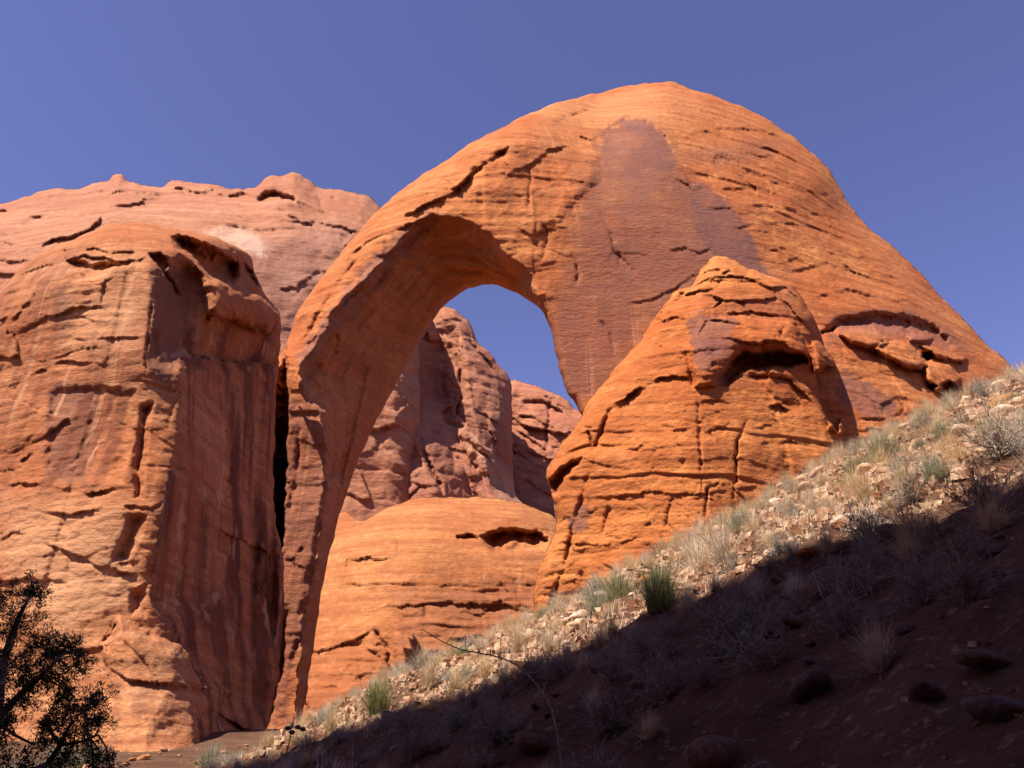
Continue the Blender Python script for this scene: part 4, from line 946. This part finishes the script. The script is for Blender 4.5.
# small seed-headed stalk at the lower left
h0 = at_px(284, 766); Yb_ = h0[1]
root = bpy.data.objects.new('seed_stalk', None); COL.objects.link(root); root.location = h0[:3]
tag(root, 'small dark stalk with pods and spiky leaves at the lower left end of the slope', 'plant')
o3 = np.array(h0[:3])
st_ = spline([o3, px3(287, 750, Yb_), px3(290, 738, Yb_), px3(292, 722, Yb_)]) - o3
mesh_obj('stalk', *tube(st_, np.linspace(.012, .007, len(st_)), 5), M_wood, root)
for (u, v) in ((288, 728), (298, 727), (303, 729), (292, 732)):
    c = px3(u, v, Yb_) - o3; me = stones[4].copy(); me.name = 'pod'; me.materials.clear(); me.materials.append(M_wood)
    p_ = bpy.data.objects.new('pod', me); COL.objects.link(p_); p_.parent = root; p_.location = c; p_.scale = (.055, .04, .05)
bv, bf = blades(24, 0, .30, .010, .5, np.random.RandomState(9), base_r=.03)
mesh_obj('spikes', bv + (px3(292, 728, Yb_) - o3), bf, M_straw, root)

# ------------------------------------------------------------------ juniper
JY = 9.0
jroot = bpy.data.objects.new('juniper_tree', None); COL.objects.link(jroot)
jx = float(px3(-20, 760, JY)[0]); jroot.location = (jx, JY, gh(jx, JY)); tag(jroot, 'dark juniper with ragged branches at the lower left corner', 'tree')
jo = np.array(jroot.location)
limb_pts = {
 'a': [(-20, 830), (-15, 770), (-5, 720), (2, 670), (14, 630), (25, 605), (34, 592)],
 'b': [(-5, 720), (20, 695), (45, 672), (62, 655), (78, 650)],
 'c': [(-15, 790), (20, 775), (45, 765), (60, 745), (72, 722), (92, 704)],
 'd': [(-15, 770), (-40, 700), (-50, 640), (-45, 600)], 'e': [(2, 670), (-10, 640), (-8, 612)], 'f': [(60, 745), (48, 728), (44, 720)], 'g': [(60, 745), (80, 742), (98, 735)], 'h': [(-5, 720), (15, 735), (35, 745)]}
parts = []; 
def jz(u, v): return JY + .5 * math.sin(u * .05 + v * .031) + .2 * math.sin(v * .11)
for k, pts in limb_pts.items():
    P = spline([px3(u, v, jz(u, v)) - jo for u, v in pts], 5)
    r0 = {'a': .09, 'c': .05, 'd': .07, 'b': .045}.get(k, .022); parts.append(tube(P, np.linspace(r0, .008, len(P)), 7))
clumps = [(28, 594, 13), (40, 598, 11), (33, 586, 8), (10, 612, 14), (22, 624, 13), (2, 632, 16), (8, 655, 20), (30, 650, 16), (28, 672, 18), (0, 680, 24), (48, 640, 9), (54, 648, 10), (45, 664, 13), (55, 678, 11), (70, 648, 10), (80, 655, 9), (76, 666, 8), (66, 690, 7),
          (15, 700, 18), (38, 692, 12), (8, 722, 11), (2, 738, 9), (100, 704, 10), (90, 698, 10), (82, 712, 11), (70, 710, 9), (62, 722, 10), (50, 726, 8), (100, 718, 9), (90, 726, 9), (74, 732, 8), (46, 716, 6), (60, 742, 8), (86, 744, 10), (98, 756, 9), (68, 760, 12), (88, 764, 12), (50, 768, 12),
          (-15, 600, 18), (-25, 640, 28), (-30, 690, 30), (-60, 640, 26), (-50, 600, 22), (-40, 740, 24), (-20, 720, 20), (24, 768, 14), (6, 766, 12), (110, 765, 8), (60, 698, 7), (38, 742, 5)]
jr = np.random.RandomState(77); LV = []; LF = []; n = 0
skel = np.concatenate([spline([px3(u, v, jz(u, v)) - jo for u, v in pts], 4) for pts in limb_pts.values()])
for (u, v, r) in clumps:
    c = px3(u, v, jz(u, v) + jr.uniform(-.25, .25)) - jo; R = r * 1.15 / F_PX * 9.6
    k = int(((skel - c) ** 2).sum(1).argmin()); mid = (skel[k] + c) / 2 + jr.normal(0, .03, 3)
    parts.append(tube([skel[k], mid, c], [.012, .008, .005], 5))
    for s_ in range(int(4 + r * .62)):           # sprays within the clump
        sc_ = c + jr.normal(0, .46, 3) * R * np.array([1, 1, .9]); parts.append(tube([c + jr.normal(0, .1, 3) * R, sc_], [.004, .002], 3))
        dirn = (sc_ - c) / (np.linalg.norm(sc_ - c) + 1e-6) + np.array([0, 0, .4]); m_ = 46
        p0 = sc_ + jr.normal(0, .034, (m_, 3)); dv = dirn + jr.normal(0, .7, (m_, 3)); dv /= np.linalg.norm(dv, axis=1)[:, None]
        L = jr.uniform(.018, .042, m_)[:, None]; sd_ = np.cross(dv, jr.normal(size=(m_, 3))); sd_ /= np.linalg.norm(sd_, axis=1)[:, None]; W = .0055
        LV.append(np.stack([p0 - sd_ * W, p0 + sd_ * W, p0 + dv * L + sd_ * W * .6, p0 + dv * L - sd_ * W * .6], 1).reshape(-1, 3))
        LF.append(np.arange(m_ * 4).reshape(-1, 4) + n); n += m_ * 4
mesh_obj('trunk', *merge(parts), M_wood, jroot)
mesh_obj('crown', np.concatenate(LV), np.concatenate(LF), M_jun, jroot, smooth=False)
